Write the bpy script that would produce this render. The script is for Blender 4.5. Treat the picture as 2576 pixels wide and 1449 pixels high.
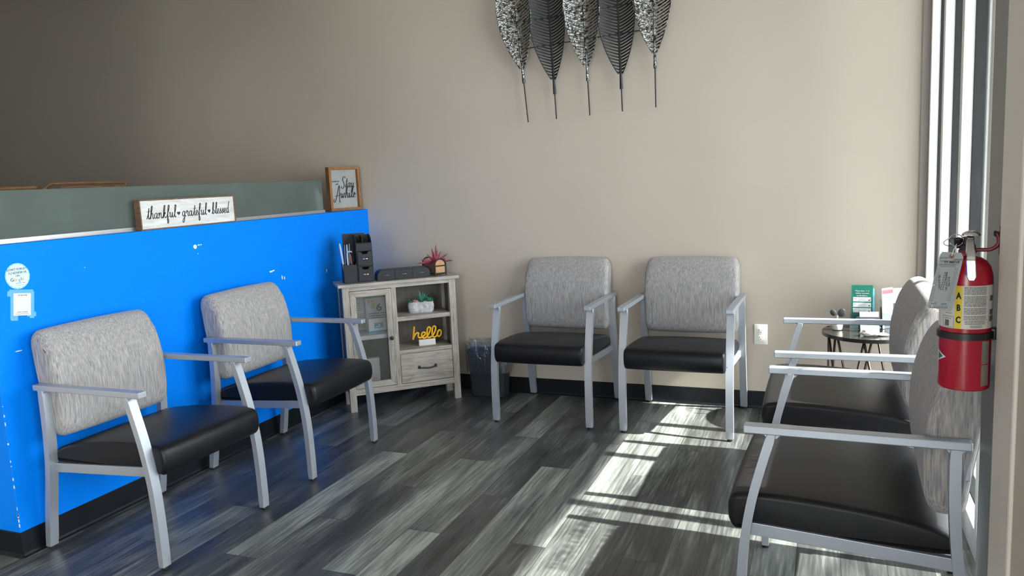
import bpy, bmesh, math, random
from mathutils import Vector, Matrix, noise
from math import sin, cos, pi, radians
random.seed(7)
for o in list(bpy.data.objects): bpy.data.objects.remove(o, do_unlink=True)
S = bpy.context.scene
COL = S.collection

# ------------------------------------------------------------------ camera
W_PX, H_PX = 2576, 1449
F_PX = 1978.78
yaw, pit, rol = -0.3825, 0.1376, -0.0475
fwd = Vector((sin(yaw)*cos(pit), cos(yaw)*cos(pit), -sin(pit)))
right = Vector((cos(yaw), -sin(yaw), 0)); up = right.cross(fwd)
r2 = right*cos(rol)+up*sin(rol); u2 = up*cos(rol)-right*sin(rol)
cam_data = bpy.data.cameras.new('camera'); cam = bpy.data.objects.new('camera', cam_data); COL.objects.link(cam)
m3 = Matrix((r2, u2, -fwd)).transposed()
cam.matrix_world = Matrix.Translation((0, 0, 1.35)) @ m3.to_4x4()
cam_data.sensor_width = 36; cam_data.lens = 36*F_PX/W_PX; cam_data.clip_start = 0.02
S.camera = cam

# ------------------------------------------------------------------ world, sun, exposure
wd = bpy.data.worlds.new('world'); S.world = wd; wd.use_nodes = True
wn = wd.node_tree; wn.nodes.clear()
wo_ = wn.nodes.new('ShaderNodeOutputWorld'); wb = wn.nodes.new('ShaderNodeBackground')
wb.inputs[0].default_value = (0.93, 0.955, 1.0, 1); wb.inputs[1].default_value = 3.4
wn.links.new(wb.outputs[0], wo_.inputs[0])
SUN_TRAVEL = Vector((-1.17, 0.085, -1.0)).normalized()
sd = bpy.data.lights.new('sun', 'SUN'); sd.energy = 7.5; sd.angle = radians(0.7); sd.color = (1.0, 0.96, 0.88)
so = bpy.data.objects.new('sun', sd); COL.objects.link(so)
so.rotation_euler = (-SUN_TRAVEL).to_track_quat('Z', 'Y').to_euler()
so.location = (6, 2, 6)
S.view_settings.view_transform = 'Standard'; S.view_settings.look = 'None'
S.view_settings.gamma = 1; S.view_settings.use_curve_mapping = False
S.view_settings.exposure = 1.80

S.cycles.caustics_reflective = False; S.cycles.caustics_refractive = False
def portal(x, y0, y1, z0, z1):
    d = bpy.data.lights.new('sky_portal', 'AREA'); d.shape = 'RECTANGLE'; d.size = z1-z0; d.size_y = y1-y0
    d.cycles.is_portal = True
    o = bpy.data.objects.new('sky_portal', d); COL.objects.link(o)
    o.location = (x, (y0+y1)/2, (z0+z1)/2); o.rotation_euler = (0, radians(90), 0)
portal(0.60, 1.95, 4.50, 0.05, 3.2)
portal(0.60, -3.4, 0.95, 0.05, 3.2)
d_ = bpy.data.lights.new('sky_portal', 'AREA'); d_.shape = 'RECTANGLE'; d_.size = 1.4; d_.size_y = 2.3; d_.cycles.is_portal = True
o_ = bpy.data.objects.new('sky_portal', d_); COL.objects.link(o_); o_.location = (-0.5, -3.64, 1.25); o_.rotation_euler = (radians(90), 0, 0)  # portal for the fill window added behind the camera

# ------------------------------------------------------------------ materials
def new_mat(name):
    m = bpy.data.materials.new(name); m.use_nodes = True
    return m, m.node_tree, m.node_tree.nodes['Principled BSDF']
def N(nt, t, **kw):
    n = nt.nodes.new(t)
    for k, v in kw.items():
        if k in n.inputs.keys() if hasattr(n.inputs, 'keys') else False: n.inputs[k].default_value = v
        else: setattr(n, k, v)
    return n
def setp(p, color=None, rough=None, metal=None, spec=None, **kw):
    if color is not None: p.inputs['Base Color'].default_value = (*color, 1)
    if rough is not None: p.inputs['Roughness'].default_value = rough
    if metal is not None: p.inputs['Metallic'].default_value = metal
    if spec is not None: p.inputs['Specular IOR Level'].default_value = spec
    for k, v in kw.items(): p.inputs[k].default_value = v
def bump(nt, p, height_out, strength, dist=0.001):
    b = nt.nodes.new('ShaderNodeBump'); b.inputs['Strength'].default_value = strength; b.inputs['Distance'].default_value = dist
    nt.links.new(height_out, b.inputs['Height']); nt.links.new(b.outputs[0], p.inputs['Normal'])
def coords(nt, scale=(1, 1, 1), kind='Object', rot=(0, 0, 0)):
    tc = nt.nodes.new('ShaderNodeTexCoord'); mp = nt.nodes.new('ShaderNodeMapping')
    mp.inputs['Scale'].default_value = scale; mp.inputs['Rotation'].default_value = rot
    nt.links.new(tc.outputs[kind], mp.inputs[0]); return mp.outputs[0]
def tex_noise(nt, vec, scale=1, detail=3, rough=0.55, dist=0.0):
    n = nt.nodes.new('ShaderNodeTexNoise'); n.inputs['Scale'].default_value = scale
    n.inputs['Detail'].default_value = detail; n.inputs['Roughness'].default_value = rough; n.inputs['Distortion'].default_value = dist
    nt.links.new(vec, n.inputs['Vector']); return n.outputs['Fac']
def ramp(nt, fac, stops, interp='LINEAR'):
    r = nt.nodes.new('ShaderNodeValToRGB'); r.color_ramp.interpolation = interp
    el = r.color_ramp.elements
    while len(el) < len(stops): el.new(0.5)
    for e, (pos, c) in zip(el, stops): e.position = pos; e.color = (*c, 1) if len(c) == 3 else c
    nt.links.new(fac, r.inputs[0]); return r.outputs[0]
def mixc(nt, fac, a, b, mode='MIX'):
    m = nt.nodes.new('ShaderNodeMix'); m.data_type = 'RGBA'; m.blend_type = mode
    for sock, v in ((m.inputs[0], fac), (m.inputs[6], a), (m.inputs[7], b)):
        if hasattr(v, 'links') or hasattr(v, 'is_linked'): nt.links.new(v, sock)
        elif isinstance(v, (int, float)): sock.default_value = v
        else: sock.default_value = (*v, 1)
    return m.outputs[2]
def math_(nt, op, a, b=None, c=None):
    m = nt.nodes.new('ShaderNodeMath'); m.operation = op
    for i, v in enumerate((a, b, c)):
        if v is None: continue
        if isinstance(v, (int, float)): m.inputs[i].default_value = v
        else: nt.links.new(v, m.inputs[i])
    return m.outputs[0]

def plain(name, color, rough=0.5, metal=0.0, spec=0.5, noise_amt=0.0, nscale=20, bump_amt=0.0, bscale=200, **kw):
    m, nt, p = new_mat(name); setp(p, color, rough, metal, spec, **kw)
    v = None
    if noise_amt:
        v = coords(nt); f = tex_noise(nt, v, nscale, 4)
        c = ramp(nt, f, [(0.3, tuple(x*(1-noise_amt) for x in color)), (0.7, tuple(min(1, x*(1+noise_amt)) for x in color))])
        nt.links.new(c, p.inputs['Base Color'])
    if bump_amt:
        v = v or coords(nt); bump(nt, p, tex_noise(nt, v, bscale, 2), bump_amt)
    return m

M = {}
M['wall'] = plain('wall_paint', (0.575, 0.503, 0.428), 0.55, noise_amt=0.02, nscale=2.0, bump_amt=0.12, bscale=260, spec=0.3)
M['cream'] = plain('cream_paint', (0.72, 0.67, 0.60), 0.5, noise_amt=0.03, nscale=4, bump_amt=0.1, bscale=200)
M['tan'] = plain('tan_trim_paint', (0.36, 0.32, 0.29), 0.55, noise_amt=0.03, nscale=4)
M['ceiling'] = plain('ceiling_tile', (0.55, 0.52, 0.48), 0.9, noise_amt=0.05, nscale=40)
M['plaster'] = plain('outer_concrete', (0.55, 0.53, 0.50), 0.9, noise_amt=0.15, nscale=8)
M['asphalt'] = plain('sidewalk_concrete', (0.42, 0.42, 0.42), 0.9, noise_amt=0.2, nscale=60)
M['black_base'] = plain('black_vinyl_base', (0.007, 0.008, 0.011), 0.42, noise_amt=0.15, nscale=10, spec=0.25)
M['metal'] = plain('silver_painted_steel', (0.44, 0.47, 0.53), 0.36, metal=0.55, bump_amt=0.05, bscale=900)
M['glide'] = plain('black_rubber', (0.01, 0.01, 0.01), 0.6, noise_amt=0.1)
M['vinyl'] = plain('black_seat_vinyl', (0.0065, 0.007, 0.010), 0.36, noise_amt=0.12, nscale=30, bump_amt=0.10, bscale=420, spec=0.26)
M['vinyl_brown'] = plain('dark_brown_seat_vinyl', (0.0125, 0.0115, 0.0135), 0.40, noise_amt=0.12, nscale=30, bump_amt=0.10, bscale=420, spec=0.25)
M['white_alu'] = plain('white_aluminium', (0.80, 0.80, 0.78), 0.4, noise_amt=0.03, nscale=6)
M['grey_alu'] = plain('grey_aluminium', (0.15, 0.155, 0.155), 0.42, metal=0.2, noise_amt=0.06, nscale=5)
M['gasket'] = plain('black_glazing_gasket', (0.01, 0.011, 0.012), 0.4, noise_amt=0.1)
M['silver'] = plain('satin_silver', (0.62, 0.62, 0.64), 0.3, metal=0.8, noise_amt=0.05, nscale=30)
M['chrome'] = plain('polished_chrome', (0.75, 0.75, 0.74), 0.12, metal=1.0, noise_amt=0.04, nscale=30)
M['red'] = plain('red_enamel', (0.38, 0.004, 0.024), 0.22, noise_amt=0.06, nscale=10, spec=0.6)
M['red_dull'] = plain('dark_red_enamel', (0.16, 0.012, 0.02), 0.35, noise_amt=0.1)
M['yellow'] = plain('yellow_plastic', (1.0, 0.56, 0.02), 0.35, noise_amt=0.03)
M['label_yellow'] = plain('yellow_ink', (0.75, 0.55, 0.03), 0.5, noise_amt=0.03)
M['white'] = plain('white_plastic', (0.78, 0.78, 0.76), 0.4, noise_amt=0.03)
M['paper'] = plain('white_paper', (0.72, 0.74, 0.76), 0.7, noise_amt=0.03)
M['tag'] = plain('tag_card', (0.36, 0.38, 0.39), 0.65, noise_amt=0.04, nscale=40)
M['label'] = plain('silver_white_label', (0.60, 0.58, 0.54), 0.4, noise_amt=0.03)
M['ink'] = plain('black_ink', (0.008, 0.008, 0.010), 0.5, noise_amt=0.05)
M['ink_grey'] = plain('grey_ink', (0.10, 0.10, 0.11), 0.6, noise_amt=0.05)
M['ink_blue'] = plain('blue_ink', (0.04, 0.07, 0.30), 0.6, noise_amt=0.05)
M['ink_navy'] = plain('navy_ink', (0.015, 0.02, 0.06), 0.6, noise_amt=0.05)
M['ink_red'] = plain('red_ink', (0.60, 0.03, 0.04), 0.6, noise_amt=0.05)
M['ink_pink'] = plain('pink_ink', (0.75, 0.30, 0.33), 0.6, noise_amt=0.05)
M['ink_green'] = plain('green_ink', (0.10, 0.25, 0.04), 0.6, noise_amt=0.05)
M['ink_teal'] = plain('teal_ink', (0.0, 0.17, 0.12), 0.5, noise_amt=0.05)
M['ink_cyan'] = plain('cyan_ink', (0.03, 0.35, 0.62), 0.5, noise_amt=0.05)
M['ink_orange'] = plain('orange_ink', (0.72, 0.22, 0.05), 0.6, noise_amt=0.05)
M['ink_gold'] = plain('gold_ink', (0.70, 0.45, 0.03), 0.6, noise_amt=0.05)
M['charcoal'] = plain('charcoal_organizer_board', (0.022, 0.023, 0.029), 0.45, noise_amt=0.08, nscale=50, spec=0.3)
M['black_metal'] = plain('black_painted_metal', (0.012, 0.012, 0.013), 0.4, noise_amt=0.1)
M['bin'] = plain('slate_bin_plastic', (0.030, 0.032, 0.037), 0.5, noise_amt=0.05, spec=0.25)
M['pen_white'] = plain('pale_pen_plastic', (0.45, 0.50, 0.62), 0.3, noise_amt=0.05)
M['pen_brown'] = plain('brown_pencil_wood', (0.30, 0.12, 0.06), 0.5, noise_amt=0.1)
M['leaf_green'] = plain('green_succulent', (0.045, 0.26, 0.12), 0.4, noise_amt=0.35, nscale=60)
M['leaf_teal'] = plain('teal_succulent', (0.05, 0.20, 0.14), 0.4, noise_amt=0.35, nscale=80)
M['leaf_pale'] = plain('pale_succulent', (0.45, 0.50, 0.36), 0.4, noise_amt=0.2, nscale=80)
M['leaf_red'] = plain('crimson_leaf', (0.21, 0.006, 0.036), 0.5, noise_amt=0.25, nscale=60)
M['leaf_dark'] = plain('dark_grey_petal', (0.04, 0.04, 0.042), 0.4, noise_amt=0.2, nscale=60)
M['pebble'] = plain('pale_pebble', (0.55, 0.47, 0.38), 0.6, noise_amt=0.2, nscale=90)
M['ceramic'] = plain('white_ceramic', (0.80, 0.79, 0.76), 0.25, noise_amt=0.05, nscale=40)
M['switch'] = plain('ivory_outlet_plastic', (0.78, 0.77, 0.72), 0.35, noise_amt=0.02)
M['zinc'] = plain('galvanised_sheet', (0.30, 0.33, 0.33), 0.6, noise_amt=0.12, nscale=25)
M['bronze'] = plain('dark_bronze_table_top', (0.035, 0.030, 0.028), 0.22, metal=0.4, noise_amt=0.2, nscale=12)
M['bronze_leg'] = plain('brushed_copper_legs', (0.10, 0.065, 0.055), 0.35, metal=0.8, noise_amt=0.3, nscale=25)
M['desk'] = plain('desk_laminate', (0.20, 0.16, 0.12), 0.5, noise_amt=0.1)
M['tape'] = plain('painters_tape', (0.13, 0.42, 0.80), 0.6, noise_amt=0.06)
M['paleblue'] = plain('pale_blue_card', (0.62, 0.78, 0.90), 0.6, noise_amt=0.04)
M['skyblue'] = plain('sky_blue_card', (0.22, 0.62, 0.86), 0.6, noise_amt=0.04)

def blue_paint():
    m, nt, p = new_mat('bright_blue_paint'); setp(p, (0.0, 0.225, 0.93), 0.55, 0, 0.08)
    v = coords(nt); f = tex_noise(nt, v, 5, 5, 0.6)
    c = ramp(nt, f, [(0.3, (0.0, 0.218, 0.91)), (0.7, (0.0, 0.232, 0.95))]); nt.links.new(c, p.inputs['Base Color'])
    bump(nt, p, tex_noise(nt, v, 240, 2), 0.1); return m
M['blue'] = blue_paint()

def wood(name, dark, light, scale=(1, 1, 1), rough=0.55, big=14, bmp=0.3, wear=False):
    """grain runs along local z unless scale says otherwise"""
    m, nt, p = new_mat(name); setp(p, light, rough, 0, 0.3)
    v = coords(nt, scale); f = tex_noise(nt, v, big, 5, 0.65, 0.4)
    c = ramp(nt, f, [(0.30, dark), (0.52, tuple((a+b)/2 for a, b in zip(dark, light))), (0.70, light)])
    v2 = coords(nt, (1, 1, 1)); f2 = tex_noise(nt, v2, 9, 3)
    c2 = mixc(nt, ramp(nt, f2, [(0.35, (0, 0, 0)), (0.65, (0.35, 0.35, 0.35))]), c, light)
    if wear:
        bv = nt.nodes.new('ShaderNodeBevel'); bv.samples = 4; bv.inputs[0].default_value = .0035
        ge = nt.nodes.new('ShaderNodeNewGeometry'); dt = nt.nodes.new('ShaderNodeVectorMath'); dt.operation = 'DOT_PRODUCT'
        nt.links.new(bv.outputs[0], dt.inputs[0]); nt.links.new(ge.outputs['True Normal'], dt.inputs[1])
        e = ramp(nt, dt.outputs['Value'], [(.80, (1, 1, 1)), (.985, (0, 0, 0))])
        f3 = ramp(nt, tex_noise(nt, coords(nt), 35, 3), [(.35, (.25, .25, .25)), (.6, (1, 1, 1))])
        c2 = mixc(nt, math_(nt, 'MULTIPLY', e, f3), c2, (.66, .63, .57))
    nt.links.new(c2, p.inputs['Base Color']); bump(nt, p, f, bmp, 0.002); return m
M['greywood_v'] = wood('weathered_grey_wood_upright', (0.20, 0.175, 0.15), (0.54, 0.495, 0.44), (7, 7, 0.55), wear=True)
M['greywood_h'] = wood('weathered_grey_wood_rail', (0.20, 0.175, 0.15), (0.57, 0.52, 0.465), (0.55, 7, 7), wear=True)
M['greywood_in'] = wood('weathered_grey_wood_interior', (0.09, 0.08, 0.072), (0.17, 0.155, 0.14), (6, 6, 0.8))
M['frame_wood'] = wood('light_oak_frame', (0.16, 0.065, 0.025), (0.36, 0.17, 0.07), (6, 6, 1.2), 0.5)
M['dark_wood'] = wood('brown_sign_edge', (0.10, 0.055, 0.035), (0.24, 0.14, 0.09), (1.5, 5, 5), 0.55)
M['rail_wood'] = wood('brown_rail_wood', (0.10, 0.05, 0.02), (0.26, 0.14, 0.07), (6, 0.8, 6), 0.4)
M['light_wood'] = wood('pale_pine', (0.40, 0.20, 0.09), (0.62, 0.36, 0.18), (1, 6, 12), 0.5)
M['white_wood'] = wood('whitewashed_board', (0.52, 0.50, 0.48), (0.82, 0.82, 0.82), (6, 0.7, 6), 0.6, 10, 0.15)
M['canvas'] = plain('pale_grey_board', (0.34, 0.345, 0.34), 0.7, noise_amt=0.08, nscale=15)

def concrete():
    m, nt, p = new_mat('grey_cement_pot'); setp(p, (0.42, 0.42, 0.44), 0.8)
    v = coords(nt); f = tex_noise(nt, v, 45, 4)
    nt.links.new(ramp(nt, f, [(0.35, (0.32, 0.32, 0.33)), (0.65, (0.62, 0.62, 0.64))]), p.inputs['Base Color'])
    bump(nt, p, f, 0.4, 0.003); return m
M['concrete'] = concrete()

def fabric():
    m, nt, p = new_mat('striated_grey_upholstery'); setp(p, (0.35, 0.33, 0.32), 0.85, 0, 0.2)
    v = coords(nt, (300, 150, 12)); f = tex_noise(nt, v, 1.0, 2, 0.6, 0.15)
    v2 = coords(nt, (420, 180, 15)); f2 = tex_noise(nt, v2, 1.0, 2, 0.6)
    c1 = ramp(nt, f, [(0.30, (0.11, 0.105, 0.105)), (0.44, (0.28, 0.25, 0.235)), (0.58, (0.39, 0.355, 0.33)), (0.70, (0.56, 0.52, 0.49))])
    c2 = ramp(nt, f2, [(0.42, (0.27, 0.29, 0.36)), (0.58, (0.50, 0.475, 0.46))])
    c = mixc(nt, 0.42, c1, c2)
    nt.links.new(c, p.inputs['Base Color']); bump(nt, p, f, 0.5, 0.0012)
    p.inputs['Sheen Weight'].default_value = 0.15
    return m
M['fabric'] = fabric()

def floor_mat():
    m, nt, p = new_mat('grey_vinyl_plank'); setp(p, (0.1, 0.1, 0.1), 0.30, 0, 0.5)
    at = nt.nodes.new('ShaderNodeAttribute'); at.attribute_name = 'tone'
    ar = nt.nodes.new('ShaderNodeAttribute'); ar.attribute_name = 'seed'
    uv = nt.nodes.new('ShaderNodeUVMap'); uv.uv_map = 'UVMap'
    tc = nt.nodes.new('ShaderNodeTexCoord')
    off = nt.nodes.new('ShaderNodeCombineXYZ'); nt.links.new(math_(nt, 'MULTIPLY', ar.outputs['Fac'], 37.0), off.inputs[0]); nt.links.new(math_(nt, 'MULTIPLY', ar.outputs['Fac'], 91.0), off.inputs[1])
    ad = nt.nodes.new('ShaderNodeVectorMath'); ad.operation = 'ADD'; nt.links.new(tc.outputs['Object'], ad.inputs[0]); nt.links.new(off.outputs[0], ad.inputs[1])
    def mp(sc):
        q = nt.nodes.new('ShaderNodeMapping'); q.inputs['Scale'].default_value = sc; nt.links.new(ad.outputs[0], q.inputs[0]); return q.outputs[0]
    g1 = tex_noise(nt, mp((30, 1.8, 1)), 1.0, 6, 0.66, 0.8)
    g2 = tex_noise(nt, mp((140, 6, 1)), 1.0, 3, 0.65, 0.3)
    g3 = tex_noise(nt, mp((6, 1.3, 1)), 1.0, 3, 0.5, 1.4)
    # growth ring lines
    w = nt.nodes.new('ShaderNodeTexWave'); w.wave_type = 'BANDS'; w.bands_direction = 'X'
    w.inputs['Scale'].default_value = 7; w.inputs['Distortion'].default_value = 9; w.inputs['Detail'].default_value = 3; w.inputs['Detail Scale'].default_value = 1.2
    nt.links.new(mp((2.2, 0.30, 1)), w.inputs['Vector'])
    t = math_(nt, 'ADD', math_(nt, 'ADD', math_(nt, 'MULTIPLY', at.outputs['Fac'], 0.78), 0.06), math_(nt, 'MULTIPLY', math_(nt, 'SUBTRACT', g1, 0.5), 1.0))
    t = math_(nt, 'ADD', t, math_(nt, 'MULTIPLY', math_(nt, 'SUBTRACT', g2, 0.5), 0.60))
    t = math_(nt, 'ADD', t, math_(nt, 'MULTIPLY', math_(nt, 'SUBTRACT', g3, 0.5), 1.15))
    t = math_(nt, 'ADD', t, math_(nt, 'MULTIPLY', math_(nt, 'SUBTRACT', w.outputs['Fac'], 0.5), 0.12))
    c = ramp(nt, t, [(0.0, (0.035, 0.036, 0.038)), (0.35, (0.078, 0.080, 0.081)), (0.7, (0.20, 0.21, 0.20)), (1.0, (0.40, 0.42, 0.39))])
    sx = nt.nodes.new('ShaderNodeSeparateXYZ'); nt.links.new(uv.outputs[0], sx.inputs[0])
    ex = math_(nt, 'LESS_THAN', math_(nt, 'SUBTRACT', 0.5, math_(nt, 'ABSOLUTE', math_(nt, 'SUBTRACT', sx.outputs[0], 0.5))), 0.009)
    ey = math_(nt, 'LESS_THAN', math_(nt, 'SUBTRACT', 0.5, math_(nt, 'ABSOLUTE', math_(nt, 'SUBTRACT', sx.outputs[1], 0.5))), 0.0013)
    e = math_(nt, 'MAXIMUM', ex, ey)
    c = mixc(nt, math_(nt, 'MULTIPLY', e, 0.75), c, (0.018, 0.018, 0.018))
    nt.links.new(c, p.inputs['Base Color'])
    rr = ramp(nt, g1, [(0.3, (0.26, 0.26, 0.26)), (0.7, (0.42, 0.42, 0.42))]); nt.links.new(rr, p.inputs['Roughness'])
    bump(nt, p, math_(nt, 'SUBTRACT', g2, math_(nt, 'MULTIPLY', e, 2.0)), 0.10, 0.001)
    return m
M['floor'] = floor_mat()

def glass_mat(name, tint=(1, 1, 1), refl=1.0):
    m = bpy.data.materials.new(name); m.use_nodes = True; nt = m.node_tree; nt.nodes.clear()
    o = nt.nodes.new('ShaderNodeOutputMaterial'); t = nt.nodes.new('ShaderNodeBsdfTransparent'); g = nt.nodes.new('ShaderNodeBsdfGlossy')
    f = nt.nodes.new('ShaderNodeFresnel'); f.inputs[0].default_value = 1.4; mx = nt.nodes.new('ShaderNodeMixShader')
    t.inputs[0].default_value = (*tint, 1); g.inputs['Roughness'].default_value = 0.02
    nt.links.new(math_(nt, 'MULTIPLY', f.outputs[0], refl), mx.inputs[0]); nt.links.new(t.outputs[0], mx.inputs[1]); nt.links.new(g.outputs[0], mx.inputs[2]); nt.links.new(mx.outputs[0], o.inputs[0])
    return m
M['glass'] = glass_mat('window_glass', (0.93, 0.96, 0.95), 0.7)
M['acrylic'] = glass_mat('clear_acrylic', (0.86, 0.91, 0.95), 1.6)

def frosted():
    m = bpy.data.materials.new('frosted_green_glass'); m.use_nodes = True; nt = m.node_tree; nt.nodes.clear()
    o = nt.nodes.new('ShaderNodeOutputMaterial')
    r = nt.nodes.new('ShaderNodeBsdfRefraction'); r.inputs['Roughness'].default_value = 0.22; r.inputs['IOR'].default_value = 1.12; r.inputs[0].default_value = (0.80, 0.90, 0.86, 1)
    d = nt.nodes.new('ShaderNodeBsdfDiffuse'); d.inputs[0].default_value = (0.27, 0.32, 0.30, 1)
    t = nt.nodes.new('ShaderNodeBsdfTranslucent'); t.inputs[0].default_value = (0.34, 0.42, 0.39, 1)
    a = nt.nodes.new('ShaderNodeMixShader'); a.inputs[0].default_value = 0.4; nt.links.new(d.outputs[0], a.inputs[1]); nt.links.new(t.outputs[0], a.inputs[2])
    b = nt.nodes.new('ShaderNodeMixShader'); nt.links.new(r.outputs[0], b.inputs[1]); nt.links.new(a.outputs[0], b.inputs[2])
    v = coords(nt, (1, 4, 4)); f = tex_noise(nt, v, 1.2, 3)
    nt.links.new(math_(nt, 'ADD', math_(nt, 'MULTIPLY', f, 0.25), 0.45), b.inputs[0])
    nt.links.new(b.outputs[0], o.inputs[0]); return m
M['frosted'] = frosted()

def bag():
    m = bpy.data.materials.new('clear_plastic_liner'); m.use_nodes = True; nt = m.node_tree; nt.nodes.clear()
    o = nt.nodes.new('ShaderNodeOutputMaterial'); t = nt.nodes.new('ShaderNodeBsdfTransparent'); t.inputs[0].default_value = (0.86, 0.87, 0.88, 1)
    g = nt.nodes.new('ShaderNodeBsdfGlossy'); g.inputs['Roughness'].default_value = 0.12; g.inputs[0].default_value = (0.9, 0.92, 0.95, 1)
    bp_ = nt.nodes.new('ShaderNodeBump'); bp_.inputs['Strength'].default_value = 1.0; bp_.inputs['Distance'].default_value = .007
    nt.links.new(tex_noise(nt, coords(nt, (1, 1, .5)), 24, 3, .6, 1.5), bp_.inputs['Height']); nt.links.new(bp_.outputs[0], g.inputs['Normal'])
    lw = nt.nodes.new('ShaderNodeLayerWeight'); lw.inputs[0].default_value = 0.35; nt.links.new(bp_.outputs[0], lw.inputs['Normal'])
    mx = nt.nodes.new('ShaderNodeMixShader'); nt.links.new(math_(nt, 'ADD', math_(nt, 'MULTIPLY', lw.outputs['Facing'], 0.55), 0.12), mx.inputs[0])
    nt.links.new(t.outputs[0], mx.inputs[1]); nt.links.new(g.outputs[0], mx.inputs[2]); nt.links.new(mx.outputs[0], o.inputs[0]); return m
M['bag'] = bag()

def wiremesh():
    m, nt, p = new_mat('expanded_wire_mesh'); setp(p, (0.20, 0.20, 0.19), 0.4, 0.5)
    o = nt.nodes['Material Output']
    tc = nt.nodes.new('ShaderNodeTexCoord'); sp = nt.nodes.new('ShaderNodeSeparateXYZ'); nt.links.new(tc.outputs['Object'], sp.inputs[0])
    a = math_(nt, 'ADD', math_(nt, 'MULTIPLY', sp.outputs[0], 215), math_(nt, 'MULTIPLY', sp.outputs[2], 150))
    b = math_(nt, 'SUBTRACT', math_(nt, 'MULTIPLY', sp.outputs[0], 215), math_(nt, 'MULTIPLY', sp.outputs[2], 150))
    fa = math_(nt, 'LESS_THAN', math_(nt, 'FRACT', math_(nt, 'ADD', a, 500.0)), 0.17)
    fb = math_(nt, 'LESS_THAN', math_(nt, 'FRACT', math_(nt, 'ADD', b, 500.0)), 0.17)
    k = math_(nt, 'MAXIMUM', fa, fb)
    t = nt.nodes.new('ShaderNodeBsdfTransparent'); mx = nt.nodes.new('ShaderNodeMixShader')
    nt.links.new(k, mx.inputs[0]); nt.links.new(t.outputs[0], mx.inputs[1]); nt.links.new(p.outputs[0], mx.inputs[2]); nt.links.new(mx.outputs[0], o.inputs[0])
    return m
M['mesh'] = wiremesh()

def hammered():
    m, nt, p = new_mat('hammered_silver_leaf'); setp(p, (0.42, 0.42, 0.42), 0.24, 1.0)
    v = coords(nt); vo = nt.nodes.new('ShaderNodeTexVoronoi'); vo.inputs['Scale'].default_value = 170; nt.links.new(v, vo.inputs['Vector'])
    f = tex_noise(nt, v, 70, 3)
    nt.links.new(ramp(nt, f, [(0.40, (0.03, 0.03, 0.03)), (0.64, (0.46, 0.46, 0.45))]), p.inputs['Base Color'])
    bump(nt, p, vo.outputs['Distance'], 0.55, 0.003); return m
M['hammered'] = hammered()
M['black_leaf'] = plain('matt_black_leaf', (0.018, 0.020, 0.024), 0.45, metal=0.3, noise_amt=0.2, nscale=40)

def chips():
    m, nt, p = new_mat('chipped_corner_plaster'); setp(p, (0.75, 0.76, 0.78), 0.8); return m
M['chip'] = plain('bare_plaster_chip', (0.75, 0.76, 0.78), 0.8, noise_amt=0.05)

# ------------------------------------------------------------------ mesh helpers
def link(o, parent=None):
    COL.objects.link(o)
    if parent is not None: o.parent = parent
    return o
def obj(name, bm, mats, parent=None, smooth=False, loc=None, rot=None):
    me = bpy.data.meshes.new(name)
    bmesh.ops.recalc_face_normals(bm, faces=bm.faces)
    bm.to_mesh(me); bm.free()
    for m in (mats if isinstance(mats, (list, tuple)) else [mats]): me.materials.append(m)
    if smooth:
        for p in me.polygons: p.use_smooth = True
        try: me.set_sharp_from_angle(angle=radians(18 if smooth == 'hard' else 38))
        except Exception: pass
    o = bpy.data.objects.new(name, me); link(o, parent)
    if loc: o.location = loc
    if rot: o.rotation_euler = rot
    return o
def tag(o, label=None, cat=None, group=None, kind=None):
    if label: o['label'] = label
    if cat: o['category'] = cat
    if group: o['group'] = group
    if kind: o['kind'] = kind
    return o
def thing(name, label, cat, loc=(0, 0, 0), rz=0, group=None):
    o = bpy.data.objects.new(name, None); COL.objects.link(o); o.location = loc; o.rotation_euler = (0, 0, rz)
    o.empty_display_size = 0.05
    return tag(o, label, cat, group)
def BM(): return bmesh.new()
def box(bm, x0, x1, y0, y1, z0, z1, bev=0.0, mi=0, seg=2):
    b = bmesh.new()
    vs = [b.verts.new((x, y, z)) for x in (x0, x1) for y in (y0, y1) for z in (z0, z1)]
    for f in ((0, 1, 3, 2), (4, 6, 7, 5), (0, 4, 5, 1), (2, 3, 7, 6), (0, 2, 6, 4), (1, 5, 7, 3)): b.faces.new([vs[i] for i in f])
    if bev: bmesh.ops.bevel(b, geom=b.edges[:], offset=bev, segments=seg, profile=0.5, affect='EDGES')
    join(bm, b, mi)
def join(bm, b, mi=0, mat=None):
    b.verts.ensure_lookup_table()
    mp = {}
    for v in b.verts: mp[v] = bm.verts.new(mat @ v.co if mat is not None else v.co)
    for f in b.faces:
        try: nf = bm.faces.new([mp[v] for v in f.verts]); nf.material_index = mi; nf.smooth = f.smooth
        except ValueError: pass
    b.free()
def prism(bm, pts, a0, a1, axis='x', bev=0.0, mi=0):
    """closed 2D polygon pts extruded along axis; x: pts=(y,z); y: pts=(x,z); z: pts=(x,y)"""
    b = bmesh.new()
    def P(p, a): return {'x': (a, p[0], p[1]), 'y': (p[0], a, p[1]), 'z': (p[0], p[1], a)}[axis]
    v0 = [b.verts.new(P(p, a0)) for p in pts]; v1 = [b.verts.new(P(p, a1)) for p in pts]
    n = len(pts); b.faces.new(v0); b.faces.new(v1[::-1])
    for i in range(n): b.faces.new((v0[i], v1[i], v1[(i+1) % n], v0[(i+1) % n]))
    if bev: bmesh.ops.bevel(b, geom=b.edges[:], offset=bev, segments=2, profile=0.5, affect='EDGES')
    join(bm, b, mi)
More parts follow.
